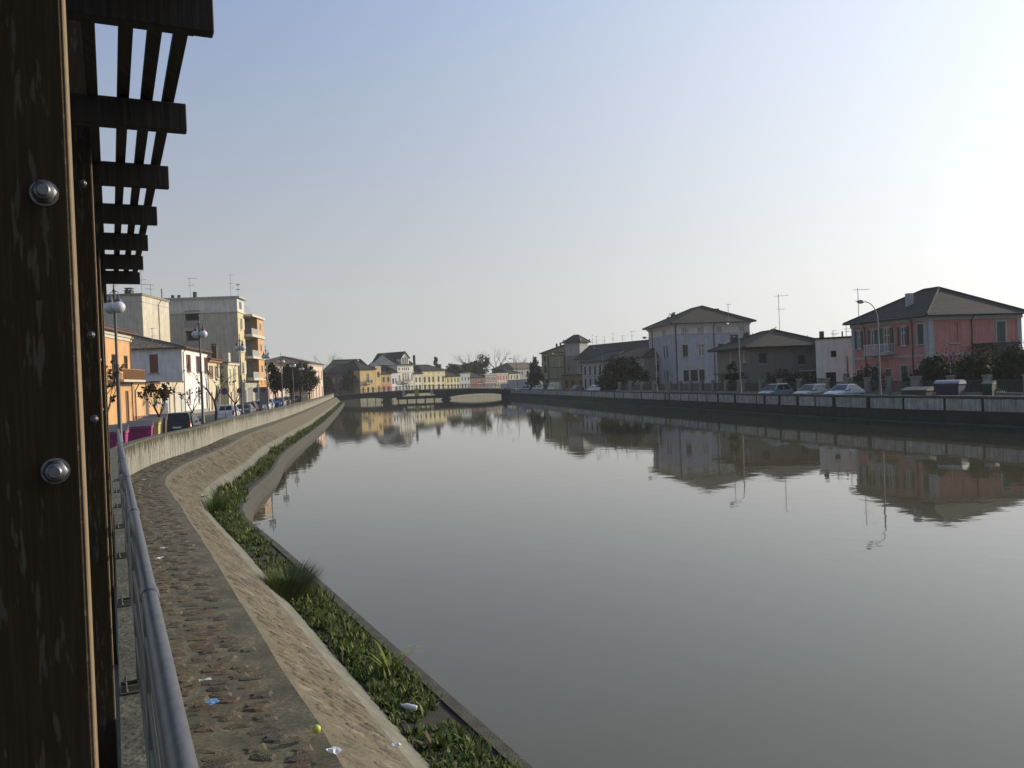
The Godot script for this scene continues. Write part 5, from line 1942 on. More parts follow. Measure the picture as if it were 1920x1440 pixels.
func trees() -> void:
	var g := "bare pollarded trees along the left river wall"
	bare_tree("street_tree", "leafless street tree partly hidden by the pergola posts, before the orange house", G(-14.6, 29.5, 1.9), 4.9, 61, 3, 14, 0.6, g, 0.08)
	bare_tree("street_tree", "small street tree with clumps of dry brown leaves between the yellow bin and dark hatchback", G(-17.3, 40.5, 1.9), 4.2, 62, 3, 70, 0.42, g, 0.075, 0.165)
	bare_tree("street_tree", "thin young street tree before the white house's near corner", G(-18.2, 47.0, 1.9), 4.2, 63, 2, 10, 0.5, g, 0.05)
	bare_tree("street_tree", "bare forked street tree beside the silver hatchback", G(-19.4, 54.0, 1.9), 5.6, 64, 3, 6, 0.6, g, 0.10)
	bare_tree("street_tree", "bare leaning street tree before the dark grey saloon", G(-21.4, 64.0, 1.9), 4.6, 65, 3, 8, 0.9, g, 0.08)
	var dark := [Color(0.030, 0.038, 0.020), Color(0.022, 0.028, 0.015), Color(0.042, 0.046, 0.022), Color(0.055, 0.038, 0.02)]
	var gr := "round evergreen street trees before the bridge"
	leafy("round_tree", "first round evergreen street tree, beside the ochre house", "tree", G(-27.6, 96.5, 1.9), [[Vector3(0, 3.7, 0), Vector3(1.0, 1.5, 1.0)], [Vector3(-0.3, 4.8, 0.2), Vector3(0.6, 0.9, 0.6)], [Vector3(0.5, 3.3, 0), Vector3(0.7, 0.9, 0.7)]], 3600, 0.18, dark, 2.2, 0.14, 71, gr)
	leafy("round_tree", "round evergreen street tree forming the left half of the large dark clump", "tree", G(-32.5, 122, 1.9), [[Vector3(-0.1, 4.0, 0), Vector3(1.5, 2.0, 1.5)], [Vector3(0.8, 3.6, 0), Vector3(1.0, 1.2, 1.0)], [Vector3(-0.3, 5.4, 0), Vector3(0.9, 0.9, 0.9)]], 4800, 0.22, dark, 2.2, 0.16, 72, gr)
	leafy("round_tree", "tallest round evergreen street tree in the middle of the large dark clump", "tree", G(-34.3, 134, 1.9), [[Vector3(0, 4.2, 0), Vector3(1.7, 2.2, 1.6)], [Vector3(0.2, 5.8, 0), Vector3(1.0, 1.0, 1.0)]], 4800, 0.22, dark, 2.2, 0.16, 73, gr)
	leafy("round_tree", "round evergreen street tree at the right end of the large dark clump", "tree", G(-35.3, 144, 1.9), [[Vector3(0, 3.9, 0), Vector3(1.6, 1.9, 1.5)], [Vector3(0.3, 5.2, 0), Vector3(0.9, 1.0, 0.9)]], 4600, 0.22, dark, 2.2, 0.16, 74, gr)
	leafy("round_tree", "dark evergreen tree before the dull red house left of the bridge", "tree", G(-52.0, 231, 1.8), [[Vector3(0, 3.4, 0), Vector3(1.8, 2.2, 1.8)]], 2600, 0.45, dark, 1.8, 0.2, 75)
	leafy("round_tree", "broad dark evergreen tree between the dull red house and the yellow house", "tree", G(-45.4, 231.4, 1.8), [[Vector3(0, 4.0, 0), Vector3(2.0, 2.7, 2.0)], [Vector3(0.3, 5.8, 0), Vector3(1.1, 1.2, 1.1)]], 3200, 0.45, dark, 1.8, 0.2, 76)
	# ivy on the set-back house
	leafy("climbing_plant", "climbing plant on the set-back grey house", "climbing plant", G(-42.6, 119.6, 1.85), [[Vector3(0, 4.6, 0), Vector3(0.8, 2.0, 0.6)], [Vector3(0, 6.2, 0), Vector3(0.9, 0.7, 0.6)]], 900, 0.24, [Color(0.06, 0.085, 0.035), Color(0.04, 0.06, 0.028)], 0, 0, 77)
	# right bank
	var con := [Color(0.018, 0.03, 0.02), Color(0.026, 0.04, 0.026), Color(0.013, 0.022, 0.016)]
	leafy("conifer", "dark bushy conifer standing by the fence at the right end of the bridge", "tree", G(5.2, 187, 1.5), [[Vector3(0, 2.4, 0), Vector3(1.9, 2.0, 1.8)], [Vector3(0, 4.2, 0), Vector3(1.7, 1.8, 1.6)], [Vector3(0.1, 6.2, 0), Vector3(1.0, 1.6, 1.0)], [Vector3(0.7, 3.2, 0), Vector3(1.4, 1.6, 1.4)]], 4200, 0.34, con, 1.0, 0.2, 81)
	leafy("broad_tree", "broad dark evergreen tree before the red-roofed house left of the lavender house", "tree", G(17.9, 134, 1.5), [[Vector3(-1.3, 2.8, 0), Vector3(2.5, 2.6, 2.2)], [Vector3(0.7, 4.0, 0), Vector3(2.2, 2.0, 2.0)], [Vector3(2.6, 2.6, 0.5), Vector3(1.6, 1.4, 1.5)], [Vector3(-2.8, 1.4, 0), Vector3(1.3, 1.4, 1.4)]], 6400, 0.32, [Color(0.016, 0.022, 0.014), Color(0.025, 0.03, 0.018), Color(0.012, 0.016, 0.011)], 1.4, 0.25, 82)
	var bush := [Color(0.020, 0.028, 0.014), Color(0.030, 0.038, 0.017), Color(0.045, 0.05, 0.02), Color(0.014, 0.02, 0.011)]
	var gb := "round clipped bushes before the pink house"
	leafy("round_bush", "round clipped bush below the white corner strip of the pink house", "bush", G(35.6, 70.0, 1.5), [[Vector3(0, 1.75, 0), Vector3(1.35, 1.7, 1.3)]], 8500, 0.11, bush, 0, 0, 83, gb, 0.9, 0.06)
	leafy("round_bush", "round clipped bush with pale flecks in the middle of the row before the pink house", "bush", G(37.2, 66.5, 1.5), [[Vector3(0, 1.75, 0), Vector3(1.45, 1.65, 1.4)]], 8500, 0.11, bush + [Color(0.09, 0.095, 0.06)], 0, 0, 84, gb, 0.9, 0.06)
	leafy("round_bush", "round clipped bush at the right edge of the picture", "bush", G(39.4, 64.5, 1.5), [[Vector3(0, 1.9, 0), Vector3(1.6, 1.85, 1.5)]], 8500, 0.11, bush, 0, 0, 85, gb, 0.9, 0.06)
	leafy("hedge", "tall dark hedge behind the round bushes", "hedge", G(39.6, 71.5, 1.5), [[Vector3(-1.8, 2.0, 0), Vector3(1.8, 2.0, 1.0)], [Vector3(1.0, 2.2, 0), Vector3(1.9, 2.0, 1.0)], [Vector3(3.6, 2.4, 0.6), Vector3(1.9, 2.0, 1.0)]], 7000, 0.14, bush, 0, 0, 86)
	leafy("garden_shrub", "dark shrub under the balcony of the pink house", "shrub", G(35.4, 81.5, 1.5), [[Vector3(0, 1.4, 0), Vector3(1.5, 1.35, 1.1)], [Vector3(-1.4, 1.1, 1), Vector3(1.1, 1.1, 1.0)]], 2600, 0.16, bush, 0, 0, 87)
	leafy("garden_shrub", "dark shrub below the right windows of the pink house's left front", "shrub", G(37.6, 76.8, 1.5), [[Vector3(0, 1.1, 0), Vector3(1.2, 1.2, 0.9)]], 1600, 0.15, bush, 0, 0, 88)
	leafy("garden_shrub", "dark garden thicket in front of the dun house", "shrub", G(31.4, 95.8, 1.5), [[Vector3(0, 1.3, 0), Vector3(2.2, 1.5, 1.0)], [Vector3(2.2, 1.0, 0.3), Vector3(1.6, 1.2, 1.0)]], 3000, 0.18, bush, 0, 0, 89)
	leafy("garden_shrub", "ragged shrub before the left wall of the dun house", "shrub", G(26.9, 101.5, 1.5), [[Vector3(0, 1.4, 0), Vector3(1.0, 1.6, 1.6)], [Vector3(-0.3, 3.0, 1.0), Vector3(0.7, 1.0, 0.9)]], 2000, 0.18, bush, 0, 0, 90)
	leafy("roof_top_tree", "feathery tree top showing behind the left slope of the dun house's roof", "tree", G(33.2, 116, 1.5), [[Vector3(0, 6.6, 0), Vector3(1.0, 1.8, 1.0)], [Vector3(-0.5, 5.6, 0), Vector3(1.4, 1.2, 1.0)]], 900, 0.26, bush, 4.6, 0.12, 91)
	leafy("roof_top_tree", "feathery tree top showing behind the ridge of the dun house's roof", "tree", G(37.6, 117, 1.5), [[Vector3(0, 7.0, 0), Vector3(1.2, 1.6, 1.0)], [Vector3(-1.8, 6.2, 0), Vector3(1.3, 1.1, 1.0)]], 1000, 0.26, bush, 4.6, 0.12, 92)
	leafy("roof_top_tree", "small tree top between the dun house's roof and the white cube house's chimney", "tree", G(42.0, 118, 1.5), [[Vector3(0, 6.4, 0), Vector3(0.5, 1.0, 0.5)], [Vector3(0.6, 5.4, 0), Vector3(1.0, 0.8, 0.8)]], 500, 0.24, bush, 4.2, 0.1, 93)
	leafy("roof_top_tree", "sparse tree top behind the left end of the lavender house's roof", "tree", G(30.6, 158, 1.5), [[Vector3(-1.0, 12.9, 0), Vector3(1.1, 1.0, 1.0)], [Vector3(0.9, 13.6, 0), Vector3(1.0, 1.0, 1.0)]], 420, 0.32, bush, 11.0, 0.2, 94)
	# beyond the bridge
	var far := [Color(0.035, 0.045, 0.025), Color(0.026, 0.034, 0.02), Color(0.05, 0.055, 0.03)]
	leafy("far_tree", "rounded tree top behind the lemon house in the far row", "tree", G(-19.5, 278, 1.8), [[Vector3(0, 6.0, 0), Vector3(3.4, 2.6, 3)], [Vector3(1.6, 5, 0), Vector3(2.4, 2.0, 2)]], 1800, 0.6, far, 3.4, 0.3, 95)
	leafy("far_tree", "rounded tree top behind the pale blue house in the far row", "tree", G(-14.5, 284, 1.8), [[Vector3(0, 6.2, 0), Vector3(3.6, 3.0, 3)]], 1800, 0.6, far, 3.4, 0.3, 96)
	leafy("far_tree", "dark round tree top among bare trees above the far row", "tree", G(-10.5, 298, 1.8), [[Vector3(0, 8.2, 0), Vector3(2.8, 3.4, 3)]], 1600, 0.6, far, 4.4, 0.3, 97)
	leafy("far_conifer", "small pointed conifer top behind the cream terrace", "tree", G(-25.0, 276, 1.8), [[Vector3(0, 7.6, 0), Vector3(1.2, 2.6, 1.2)], [Vector3(0, 10.2, 0), Vector3(0.6, 1.4, 0.6)]], 900, 0.5, far, 4.0, 0.25, 98)
	var fb := "bare trees on the skyline beyond the bridge"
	bare_tree("far_bare_tree", "large bare tree behind the corner house before the bridge", G(-60.5, 262, 1.8), 15.5, 101, 4, 0, 0.8, fb, 0.5)
	bare_tree("far_bare_tree", "second bare tree just right of the large one behind the corner house", G(-55.5, 265, 1.8), 13.5, 102, 4, 0, 0.7, fb, 0.45)
	bare_tree("far_bare_tree", "bare tree left of the dark round tree above the far row", G(-14.5, 306, 1.8), 16.0, 103, 4, 0, 0.8, fb, 0.5)
	bare_tree("far_bare_tree", "bare spreading tree right of the dark round tree above the far row", G(-5.0, 306, 1.8), 16.0, 104, 4, 0, 0.9, fb, 0.5)
	bare_tree("far_bare_tree", "rightmost bare tree above the hip-roofed house in the far row", G(2.4, 312, 1.8), 13.5, 105, 4, 0, 0.9, fb, 0.45)
	# far wooded skyline, one mass
	rng.seed = 131
	var sk := MB.new()
	for i in 90:
		var x := -190.0 + i * 5.0 + rng.randf_range(-2, 2)
		var d := 400.0 + rng.randf_range(-20, 60)
		crown(sk, [[G(x, d, 4.0 + rng.randf_range(0, 1.5)), Vector3(rng.randf_range(4, 6), rng.randf_range(3.0, 5.0), 4)]], 150, 1.6, far)
	var so := part("far_woodland", sk, M.leaf)
	tag(so, "far-off line of trees along the horizon behind the town", "woodland", "", "stuff")


# ------------------------------------------------------------------ cars
func car_shape(kind: String, paint: Material, called: String, label: String, at: Vector3, turn: float, group: String) -> Node3D:
	var o := thing(called, label, "car", at, group, turn)
	# stations along z (front is -z): [z, half width, bottom, top]
	var st: Array
	var g: Array     # greenhouse: base z front, base z rear, roof z front, roof z rear, roof height
	if kind == "saloon":
		st = [[-2.15, 0.62, 0.30, 0.55], [-2.08, 0.76, 0.24, 0.66], [-1.7, 0.83, 0.2, 0.78], [-0.95, 0.85, 0.2, 0.90], [0.0, 0.85, 0.2, 0.93], [1.35, 0.85, 0.2, 0.95], [1.9, 0.83, 0.22, 0.94], [2.1, 0.78, 0.26, 0.88], [2.16, 0.7, 0.32, 0.72]]
		g = [-0.95, 1.65, -0.25, 0.95, 1.42]
	elif kind == "van":
		st = [[-2.2, 0.7, 0.30, 0.7], [-2.1, 0.82, 0.24, 0.95], [-1.5, 0.9, 0.2, 1.1], [0.0, 0.92, 0.2, 1.12], [2.1, 0.92, 0.2, 1.12], [2.2, 0.88, 0.28, 1.1]]
		g = [-1.5, 2.14, -0.7, 2.0, 2.05]
	else:
		st = [[-1.92, 0.6, 0.30, 0.56], [-1.86, 0.74, 0.24, 0.68], [-1.5, 0.81, 0.2, 0.80], [-0.95, 0.83, 0.2, 0.90], [0.0, 0.83, 0.2, 0.93], [1.3, 0.83, 0.2, 0.96], [1.8, 0.81, 0.22, 0.95], [1.9, 0.76, 0.26, 0.86], [1.94, 0.68, 0.34, 0.6]]
		g = [-0.98, 1.84, -0.25, 1.45, 1.46 if kind != "tall" else 1.53]
	var mb := MB.new()
	var rings: Array = []
	for s in st:
		var m: float = lerpf(s[2], s[3], 0.55)
		rings.append([Vector3(-s[1] * 0.9, s[2], s[0]), Vector3(s[1] * 0.9, s[2], s[0]), Vector3(s[1], m - 0.12, s[0]), Vector3(s[1], m + 0.08, s[0]), Vector3(s[1] * 0.93, s[3] - 0.03, s[0]), Vector3(s[1] * 0.8, s[3], s[0]), Vector3(0, s[3] + 0.025, s[0]), Vector3(-s[1] * 0.8, s[3], s[0]), Vector3(-s[1] * 0.93, s[3] - 0.03, s[0]), Vector3(-s[1], m + 0.08, s[0]), Vector3(-s[1], m - 0.12, s[0])])
	for i in rings.size() - 1:
		for k in 11:
			var k2 := (k + 1) % 11
			var a: Vector3 = rings[i][k]
			var b: Vector3 = rings[i][k2]
			var c: Vector3 = rings[i + 1][k2]
			var d: Vector3 = rings[i + 1][k]
			mb._q(a, b, c, d, (a + b + c + d) * 0.25 * Vector3(1, 1, 0.2) - Vector3(0, 0.55, 0))
	mb.fan(rings[0], Vector3(0, 0, -1))
	mb.fan(rings[-1], Vector3(0, 0, 1))
	# greenhouse with a crowned roof
	var hb: float = 0.92 if kind != "van" else 1.1
	var wb: float = st[3][1] - 0.06
	var wt := wb - 0.19
	var b0 := [Vector3(-wb, hb, g[0]), Vector3(wb, hb, g[0]), Vector3(wb, hb, g[1]), Vector3(-wb, hb, g[1])]
	var t0 := [Vector3(-wt, g[4] - 0.05, g[2]), Vector3(wt, g[4] - 0.05, g[2]), Vector3(wt, g[4] - 0.05, g[3]), Vector3(-wt, g[4] - 0.05, g[3])]
	for k in 4:
		var k2 := (k + 1) % 4
		mb._q(b0[k], b0[k2], t0[k2], t0[k], (b0[k] + b0[k2]) * 0.5 - Vector3(0, hb, (g[0] + g[1]) * 0.5))
	var zf: float = g[2] + 0.12
	var zr: float = g[3] - 0.10
	var c0 := [Vector3(-wt + 0.1, g[4], zf), Vector3(wt - 0.1, g[4], zf), Vector3(wt - 0.1, g[4], zr), Vector3(-wt + 0.1, g[4], zr)]
	for k in 4:
		var k2 := (k + 1) % 4
		mb._q(t0[k], t0[k2], c0[k2], c0[k], Vector3.UP)
	mb.fan(c0, Vector3.UP)
	part("body", mb, paint, o)
	# glass, a centimetre proud of the pillars
	var face := func(k: int, u0: float, u1: float, v0: float, v1: float) -> Array:
		var p: Array = []
		var k2 := (k + 1) % 4
		var nn: Vector3 = (b0[k2] - b0[k]).cross(t0[k] - b0[k]).normalized()
		if nn.dot((b0[k] + b0[k2]) * 0.5 - Vector3(0, hb, (g[0] + g[1]) * 0.5)) < 0:
			nn = -nn
		for q in [[u0, v0], [u1, v0], [u1, v1], [u0, v1]]:
			var lo: Vector3 = b0[k].lerp(b0[k2], q[0])
			var hi: Vector3 = t0[k].lerp(t0[k2], q[0])
			p.append(lo.lerp(hi, q[1]) + nn * 0.008)
		return [p, nn]
	for w in [["windscreen", 0, 0.07, 0.93, 0.05, 0.94], ["rear_window", 2, 0.12, 0.88, 0.24, 0.88], ["side_window", 1, 0.12, 0.5, 0.06, 0.9], ["side_window", 1, 0.54, 0.92, 0.06, 0.9], ["side_window", 3, 0.08, 0.46, 0.06, 0.9], ["side_window", 3, 0.5, 0.88, 0.06, 0.9]]:
		if kind == "van" and w[0] != "windscreen" and w[0] != "side_window":
			continue
		var f: Array = face.call(w[1], w[2], w[3], w[4], w[5])
		mb = MB.new()
		mb.fan(f[0], f[1])
		part(w[0], mb, mat("car_glass", Color(0.008, 0.009, 0.01), 0.15), o)
	for s: float in [-1.0, 1.0]:
		for z in [st[2][0] + 0.45, st[-3][0] - 0.45]:
			mb = MB.new()
			var x: float = s * (st[4][1] - 0.09)
			mb.tube([Vector3(x - 0.1, 0.31, z), Vector3(x + 0.1, 0.31, z)], [0.31], 18)
			var wh := part("wheel", mb, mat("tyre", Color(0.02, 0.02, 0.02), 0.9), o)
			mb = MB.new()
			mb.tube([Vector3(x + s * 0.06, 0.31, z), Vector3(x + s * 0.106, 0.31, z)], [0.2], 14)
			part("rim", mb, mat("alloy", Color(0.35, 0.35, 0.36), 0.4), wh)
		mb = MB.new()
		mb.cbox(Vector3(s * (st[1][1] - 0.14), 0.62, st[1][0] + 0.0), Vector3(0.26, 0.14, 0.16), 0.03)
		part("headlight", mb, mat("head_lens", Color(0.5, 0.5, 0.5), 0.15), o)
		mb = MB.new()
		var tl := 0.34 if kind == "tall" else 0.2
		mb.cbox(Vector3(s * (st[-2][1] - 0.07), 0.76 + tl * 0.25, st[-2][0] + 0.005), Vector3(0.16, tl, 0.12), 0.02)
		part("tail_light", mb, mat("tail_lens", Color(0.30, 0.015, 0.015), 0.2), o)
		mb = MB.new()
		mb.ball(Vector3(s * (wb + 0.13), 0.98, g[0] + 0.42), Vector3(0.1, 0.075, 0.06), 8, 6)
		part("mirror", mb, paint, o)
	mb = MB.new()
	mb.cbox(Vector3(0, 0.45, st[-1][0] + 0.01), Vector3(1.35, 0.18, 0.1), 0.04)
	part("bumper", mb, paint, o)
	mb = MB.new()
	mb.box(Vector3(0, 0.66, st[-1][0] + 0.012), Vector3(0.5, 0.11, 0.02))
	part("number_plate", mb, mat("plate_white", Color(0.6, 0.6, 0.58), 0.5), o)
	return o


func paint(key: String, r: float, g: float, b: float) -> StandardMaterial3D:
	var m := mat("paint_" + key, Color(r, g, b), 0.28)
	m.clearcoat_enabled = true
	m.metallic_specular = 0.3
	m.clearcoat = 0.35
	m.clearcoat_roughness = 0.08
	return m


func cars() -> void:
	var gl := "cars parked along the left quay"
	var gr := "cars on the right bank road"
	var t := 0.18   # heading along the quay
	var L := [
		["tall", paint("black", 0.012, 0.012, 0.015), "black hatchback, the nearest parked car on the left quay", Vector2(-20.5, 51.5), t],
		["tall", paint("silver", 0.52, 0.52, 0.53), "silver hatchback with tall rear lights beside the bare forked tree", Vector2(-25.4, 74.0), t],
		["saloon", paint("greygreen", 0.10, 0.115, 0.115), "dark grey-green saloon parked just beyond the silver hatchback", Vector2(-26.2, 81.0), t],
		["hatch", paint("maroon", 0.07, 0.012, 0.02), "dark maroon hatchback beyond the grey-green saloon", Vector2(-28.4, 89.5), t],
		["hatch", paint("bluegrey", 0.10, 0.12, 0.15), "blue-grey hatchback beyond the maroon one", Vector2(-29.7, 96.5), t],
		["tall", paint("white", 0.66, 0.66, 0.67), "white hatchback in the middle of the row on the left quay", Vector2(-31.0, 103.0), t],
		["tall", paint("white2", 0.60, 0.60, 0.62), "second white hatchback beyond the first one on the left quay", Vector2(-32.2, 109.5), t],
		["hatch", paint("blue", 0.03, 0.05, 0.12), "dark blue hatchback beside the first round street tree", Vector2(-33.2, 116.5), t],
		["tall", paint("silver2", 0.42, 0.43, 0.43), "silver car parked right of the first round street tree", Vector2(-34.4, 122.5), t],
		["hatch", paint("grey", 0.16, 0.165, 0.17), "grey hatchback beyond the silver car under the round trees", Vector2(-35.6, 130), t],
		["hatch", paint("dark", 0.03, 0.03, 0.035), "dark hatchback under the large clump of round trees", Vector2(-37.6, 139), t],
		["hatch", paint("dark2", 0.045, 0.05, 0.06), "last dark car in the row before the bridge", Vector2(-39.6, 152), t]]
	var proto := {}
	for q in L:
		_car(proto, q, 1.8, gl, "parked_car")
	var R := [
		["tall", paint("steelblue", 0.15, 0.18, 0.21), "steel-blue tall hatchback in front of the dun house", Vector2(26.0, 82.2), 0.25 + PI * 0.62],
		["hatch", paint("steelgrey", 0.17, 0.19, 0.21), "grey-blue hatchback in front of the white cube house", Vector2(27.6, 76.5), 0.25 + PI * 0.62],
		["saloon", paint("skyblue", 0.24, 0.26, 0.36), "pale violet-blue saloon left of the arched lamp at the pink house", Vector2(29.0, 72.5), 0.25 + PI * 0.62],
		["hatch", paint("white", 0.66, 0.66, 0.67), "white hatchback before the pale row house near the broad dark tree", Vector2(14.6, 147), 0.3],
		["hatch", paint("violet", 0.30, 0.30, 0.45), "pale violet car just right of the white hatchback near the broad dark tree", Vector2(16.6, 146), 0.3],
		["hatch", paint("dark", 0.03, 0.03, 0.035), "dark car between the cream van and white hatchback near the tower", Vector2(12.2, 157), 0.3],
		["van", paint("creamvan", 0.58, 0.54, 0.42), "cream van in front of the ochre yellow building", Vector2(8.7, 172), 0.3],
		["hatch", paint("pale", 0.50, 0.52, 0.52), "pale hatchback in front of the panelled fence by the conifer", Vector2(5.6, 184), 0.3],
		["saloon", paint("palegrey", 0.42, 0.43, 0.46), "pale saloon at the right end of the bridge beside the white lorry", Vector2(3.0, 198), 0.3 + PI * 0.4]]
	for q in R:
		_car(proto, q, 1.5, gr, "car")
	# white lorry at the bridge end
	var o := thing("box_lorry", "white box lorry at the right end of the bridge", "lorry", G(0.2, 204, 1.7), "", 0.3 + PI * 0.45)
	var mb := MB.new()
	mb.cbox(Vector3(0, 1.75, 0.9), Vector3(2.2, 2.1, 4.4), 0.05)
	part("box", mb, paint("lorry", 0.50, 0.50, 0.47), o)
	mb = MB.new()
	mb.cbox(Vector3(0, 1.25, -2.2), Vector3(2.0, 1.5, 1.6), 0.15)
	var cab := part("cab", mb, M.paint_lorry, o)
	mb = MB.new()
	mb.box(Vector3(0, 1.6, -3.0), Vector3(1.7, 0.6, 0.04))
	part("windscreen", mb, M.pane, cab)
	for z in [-2.1, 2.0]:
		for s in [-1.0, 1.0]:
			mb = MB.new()
			mb.tube([Vector3(s * 0.85, 0.4, z), Vector3(s * 1.06, 0.4, z)], [0.4], 14)
			part("wheel", mb, M.tyre, o)


func _car(proto: Dictionary, q: Array, y: float, grp: String, called: String) -> void:
	car_shape(q[0], q[1], called, q[2], G(q[3].x, q[3].y, y), q[4], grp)


# ------------------------------------------------------------------ waste containers
func bin_shape(label: String, at: Vector3, turn: float, body: Material, lid: Material, w: float, d: float, h: float, round_lid: bool, group := "waste bins behind the left river wall") -> Node3D:
	var o := thing("waste_bin", label, "waste bin", at, group, turn)
	var mb := MB.new()
	var y0 := 0.2
	var lo := [Vector3(-w * 0.43, y0, d * 0.36), Vector3(w * 0.43, y0, d * 0.36), Vector3(w * 0.43, y0, -d * 0.36), Vector3(-w * 0.43, y0, -d * 0.36)]
	var hi := [Vector3(-w * 0.5, h, d * 0.5), Vector3(w * 0.5, h, d * 0.5), Vector3(w * 0.5, h, -d * 0.5), Vector3(-w * 0.5, h, -d * 0.5)]
	for k in 4:
		var k2 := (k + 1) % 4
		mb._q(lo[k], lo[k2], hi[k2], hi[k], (lo[k] + lo[k2]) * Vector3(1, 0, 1))
	mb.fan(lo, Vector3.DOWN)
	mb.fan(hi, Vector3.UP)
	mb.cbox(Vector3(0, h - 0.05, 0), Vector3(w * 1.06, 0.1, d * 1.08), 0.02)
	for k in 3:
		mb.box(Vector3((k - 1) * w * 0.3, h * 0.55, d * 0.44), Vector3(0.05, h * 0.6, 0.06), Basis(Vector3.RIGHT, 0.13))
	part("body", mb, body, o)
	mb = MB.new()
	if round_lid:
		var n := 8
		for k in n:
			var a0 := PI * k / n
			var a1 := PI * (k + 1) / n
			var p0 := Vector3(0, h + sin(a0) * 0.24, cos(a0) * d * 0.52)
			var p1 := Vector3(0, h + sin(a1) * 0.24, cos(a1) * d * 0.52)
			var x := Vector3(w * 0.52, 0, 0)
			mb._q(p0 - x, p0 + x, p1 + x, p1 - x, Vector3(0, sin(a0 + 0.2), cos(a0 + 0.2)))
		for s in [-1.0, 1.0]:
			var e: Array = []
			for k in n + 1:
				e.append(Vector3(s * w * 0.52, h + sin(PI * k / n) * 0.24, cos(PI * k / n) * d * 0.52))
			mb.fan(e, Vector3(s, 0, 0))
	else:
		var q := [Vector3(-w * 0.53, h + 0.01, d * 0.55), Vector3(w * 0.53, h + 0.01, d * 0.55), Vector3(w * 0.53, h + 0.22, -d * 0.5), Vector3(-w * 0.53, h + 0.22, -d * 0.5)]
		mb.fan(q, Vector3.UP)
		for k in 4:
			var k2 := (k + 1) % 4
			var a: Vector3 = q[k]
			var b: Vector3 = q[k2]
			mb._q(Vector3(a.x, h, a.z), Vector3(b.x, h, b.z), b, a, (a + b) * Vector3(1, 0, 1))
	part("lid", mb, lid, o)
	for x in [-1.0, 1.0]:
		for z in [-1.0, 1.0]:
			mb = MB.new()
			mb.tube([Vector3(x * w * 0.36 - 0.03, 0.1, z * d * 0.3), Vector3(x * w * 0.36 + 0.03, 0.1, z * d * 0.3)], [0.1], 10)
			part("castor", mb, M.tyre, o)
	mb = MB.new()
	mb.tube([Vector3(-w * 0.3, h - 0.16, d * 0.56), Vector3(w * 0.3, h - 0.16, d * 0.56)], [0.025], 6)
	part("handle", mb, M.lamp_metal, o)
	return o


func bins() -> void:
	var mag := mat("bin_magenta", Color(0.34, 0.04, 0.17), 0.5)
	var lidg := mat("bin_lid_grey", Color(0.06, 0.055, 0.06), 0.7)
	var o := bin_shape("magenta wheeled waste bin mostly hidden behind the pergola posts", G(-15.0, 31.0, 1.92), 0.35, mag, lidg, 0.95, 1.1, 1.26, false)
	var p := bin_shape("magenta wheeled waste bin just right of the handrail's end", G(-15.35, 34.0, 1.92), 0.35, mag, lidg, 0.95, 1.1, 1.30, false)
	for b in [o, p]:
		var mb := MB.new()
		mb.box(Vector3(0.22, 0.72, 0.475), Vector3(0.13, 0.3, 0.012), Basis(Vector3.RIGHT, 0.12))
		part("sticker", mb, M.plate_white, b)
	bin_shape("tan yellow waste bin beside the magenta bins", G(-16.55, 37.6, 1.92), 0.3, mat("bin_yellow", Color(0.50, 0.36, 0.13), 0.55), mat("bin_lid_brown", Color(0.14, 0.10, 0.05), 0.6), 0.9, 0.95, 1.3, false)
	bin_shape("dark green waste bin between the tan bin and the dark hatchback", G(-17.7, 40.6, 1.92), 0.3, mat("bin_green", Color(0.012, 0.028, 0.022), 0.5), mat("bin_lid_dark", Color(0.06, 0.045, 0.045), 0.55), 0.85, 0.95, 1.3, false)
	bin_shape("brown waste bin with a pale front strip next to the dark hatchback", G(-19.0, 44.2, 1.92), 0.3, mat("bin_brown", Color(0.12, 0.075, 0.07), 0.5), M.bin_lid_dark, 0.9, 0.95, 1.3, false)
	bin_shape("small blue waste bin at the foot of the street lamp beyond the white hatchbacks", G(-26.1, 91.8, 1.92), 0.2, mat("bin_blue", Color(0.05, 0.12, 0.30), 0.5), M.bin_blue, 0.55, 0.6, 1.1, false)
	var gr := "waste containers behind the right river wall"
	bin_shape("large dark olive waste container with a flat lid in front of the pink house", G(30.4, 62.3, 1.5), -0.9, mat("bin_olive", Color(0.075, 0.08, 0.06), 0.55), mat("bin_lid_olive", Color(0.07, 0.075, 0.065), 0.6), 1.9, 1.1, 1.0, false, gr)
	bin_shape("blue waste container with a round-topped pale lid beside the olive one", G(31.7, 60.0, 1.5), -0.9, mat("bin_navy", Color(0.03, 0.03, 0.07), 0.5), mat("bin_lid_pale", Color(0.24, 0.24, 0.27), 0.5), 1.7, 1.15, 1.45, true, gr)
	bin_shape("tapered green waste container by the garden fence at the right edge", G(33.7, 58.6, 1.5), -0.9, mat("bin_bottle", Color(0.015, 0.045, 0.033), 0.6), M.bin_bottle, 0.7, 0.7, 1.35, false, gr)


# ------------------------------------------------------------------ pergola, rail, plants, litter
const PD := Vector2(-0.4356, 0.9001)    # along the walkway, away from the photographer
const PN := Vector2(0.9001, 0.4356)     # towards the river


func pg(along_d: float, across: float, y: float) -> Vector3:   # from the line of post faces at the river side
	var p := Vector2(-0.655, 1.25) + PD * along_d + PN * across
	return G(p.x, p.y, y)


func pbasis() -> Basis:   # x across towards the river, y up, z back towards the photographer
	return Basis(Vector3(PN.x, 0, -PN.y), Vector3.UP, Vector3(-PD.x, 0, PD.y))


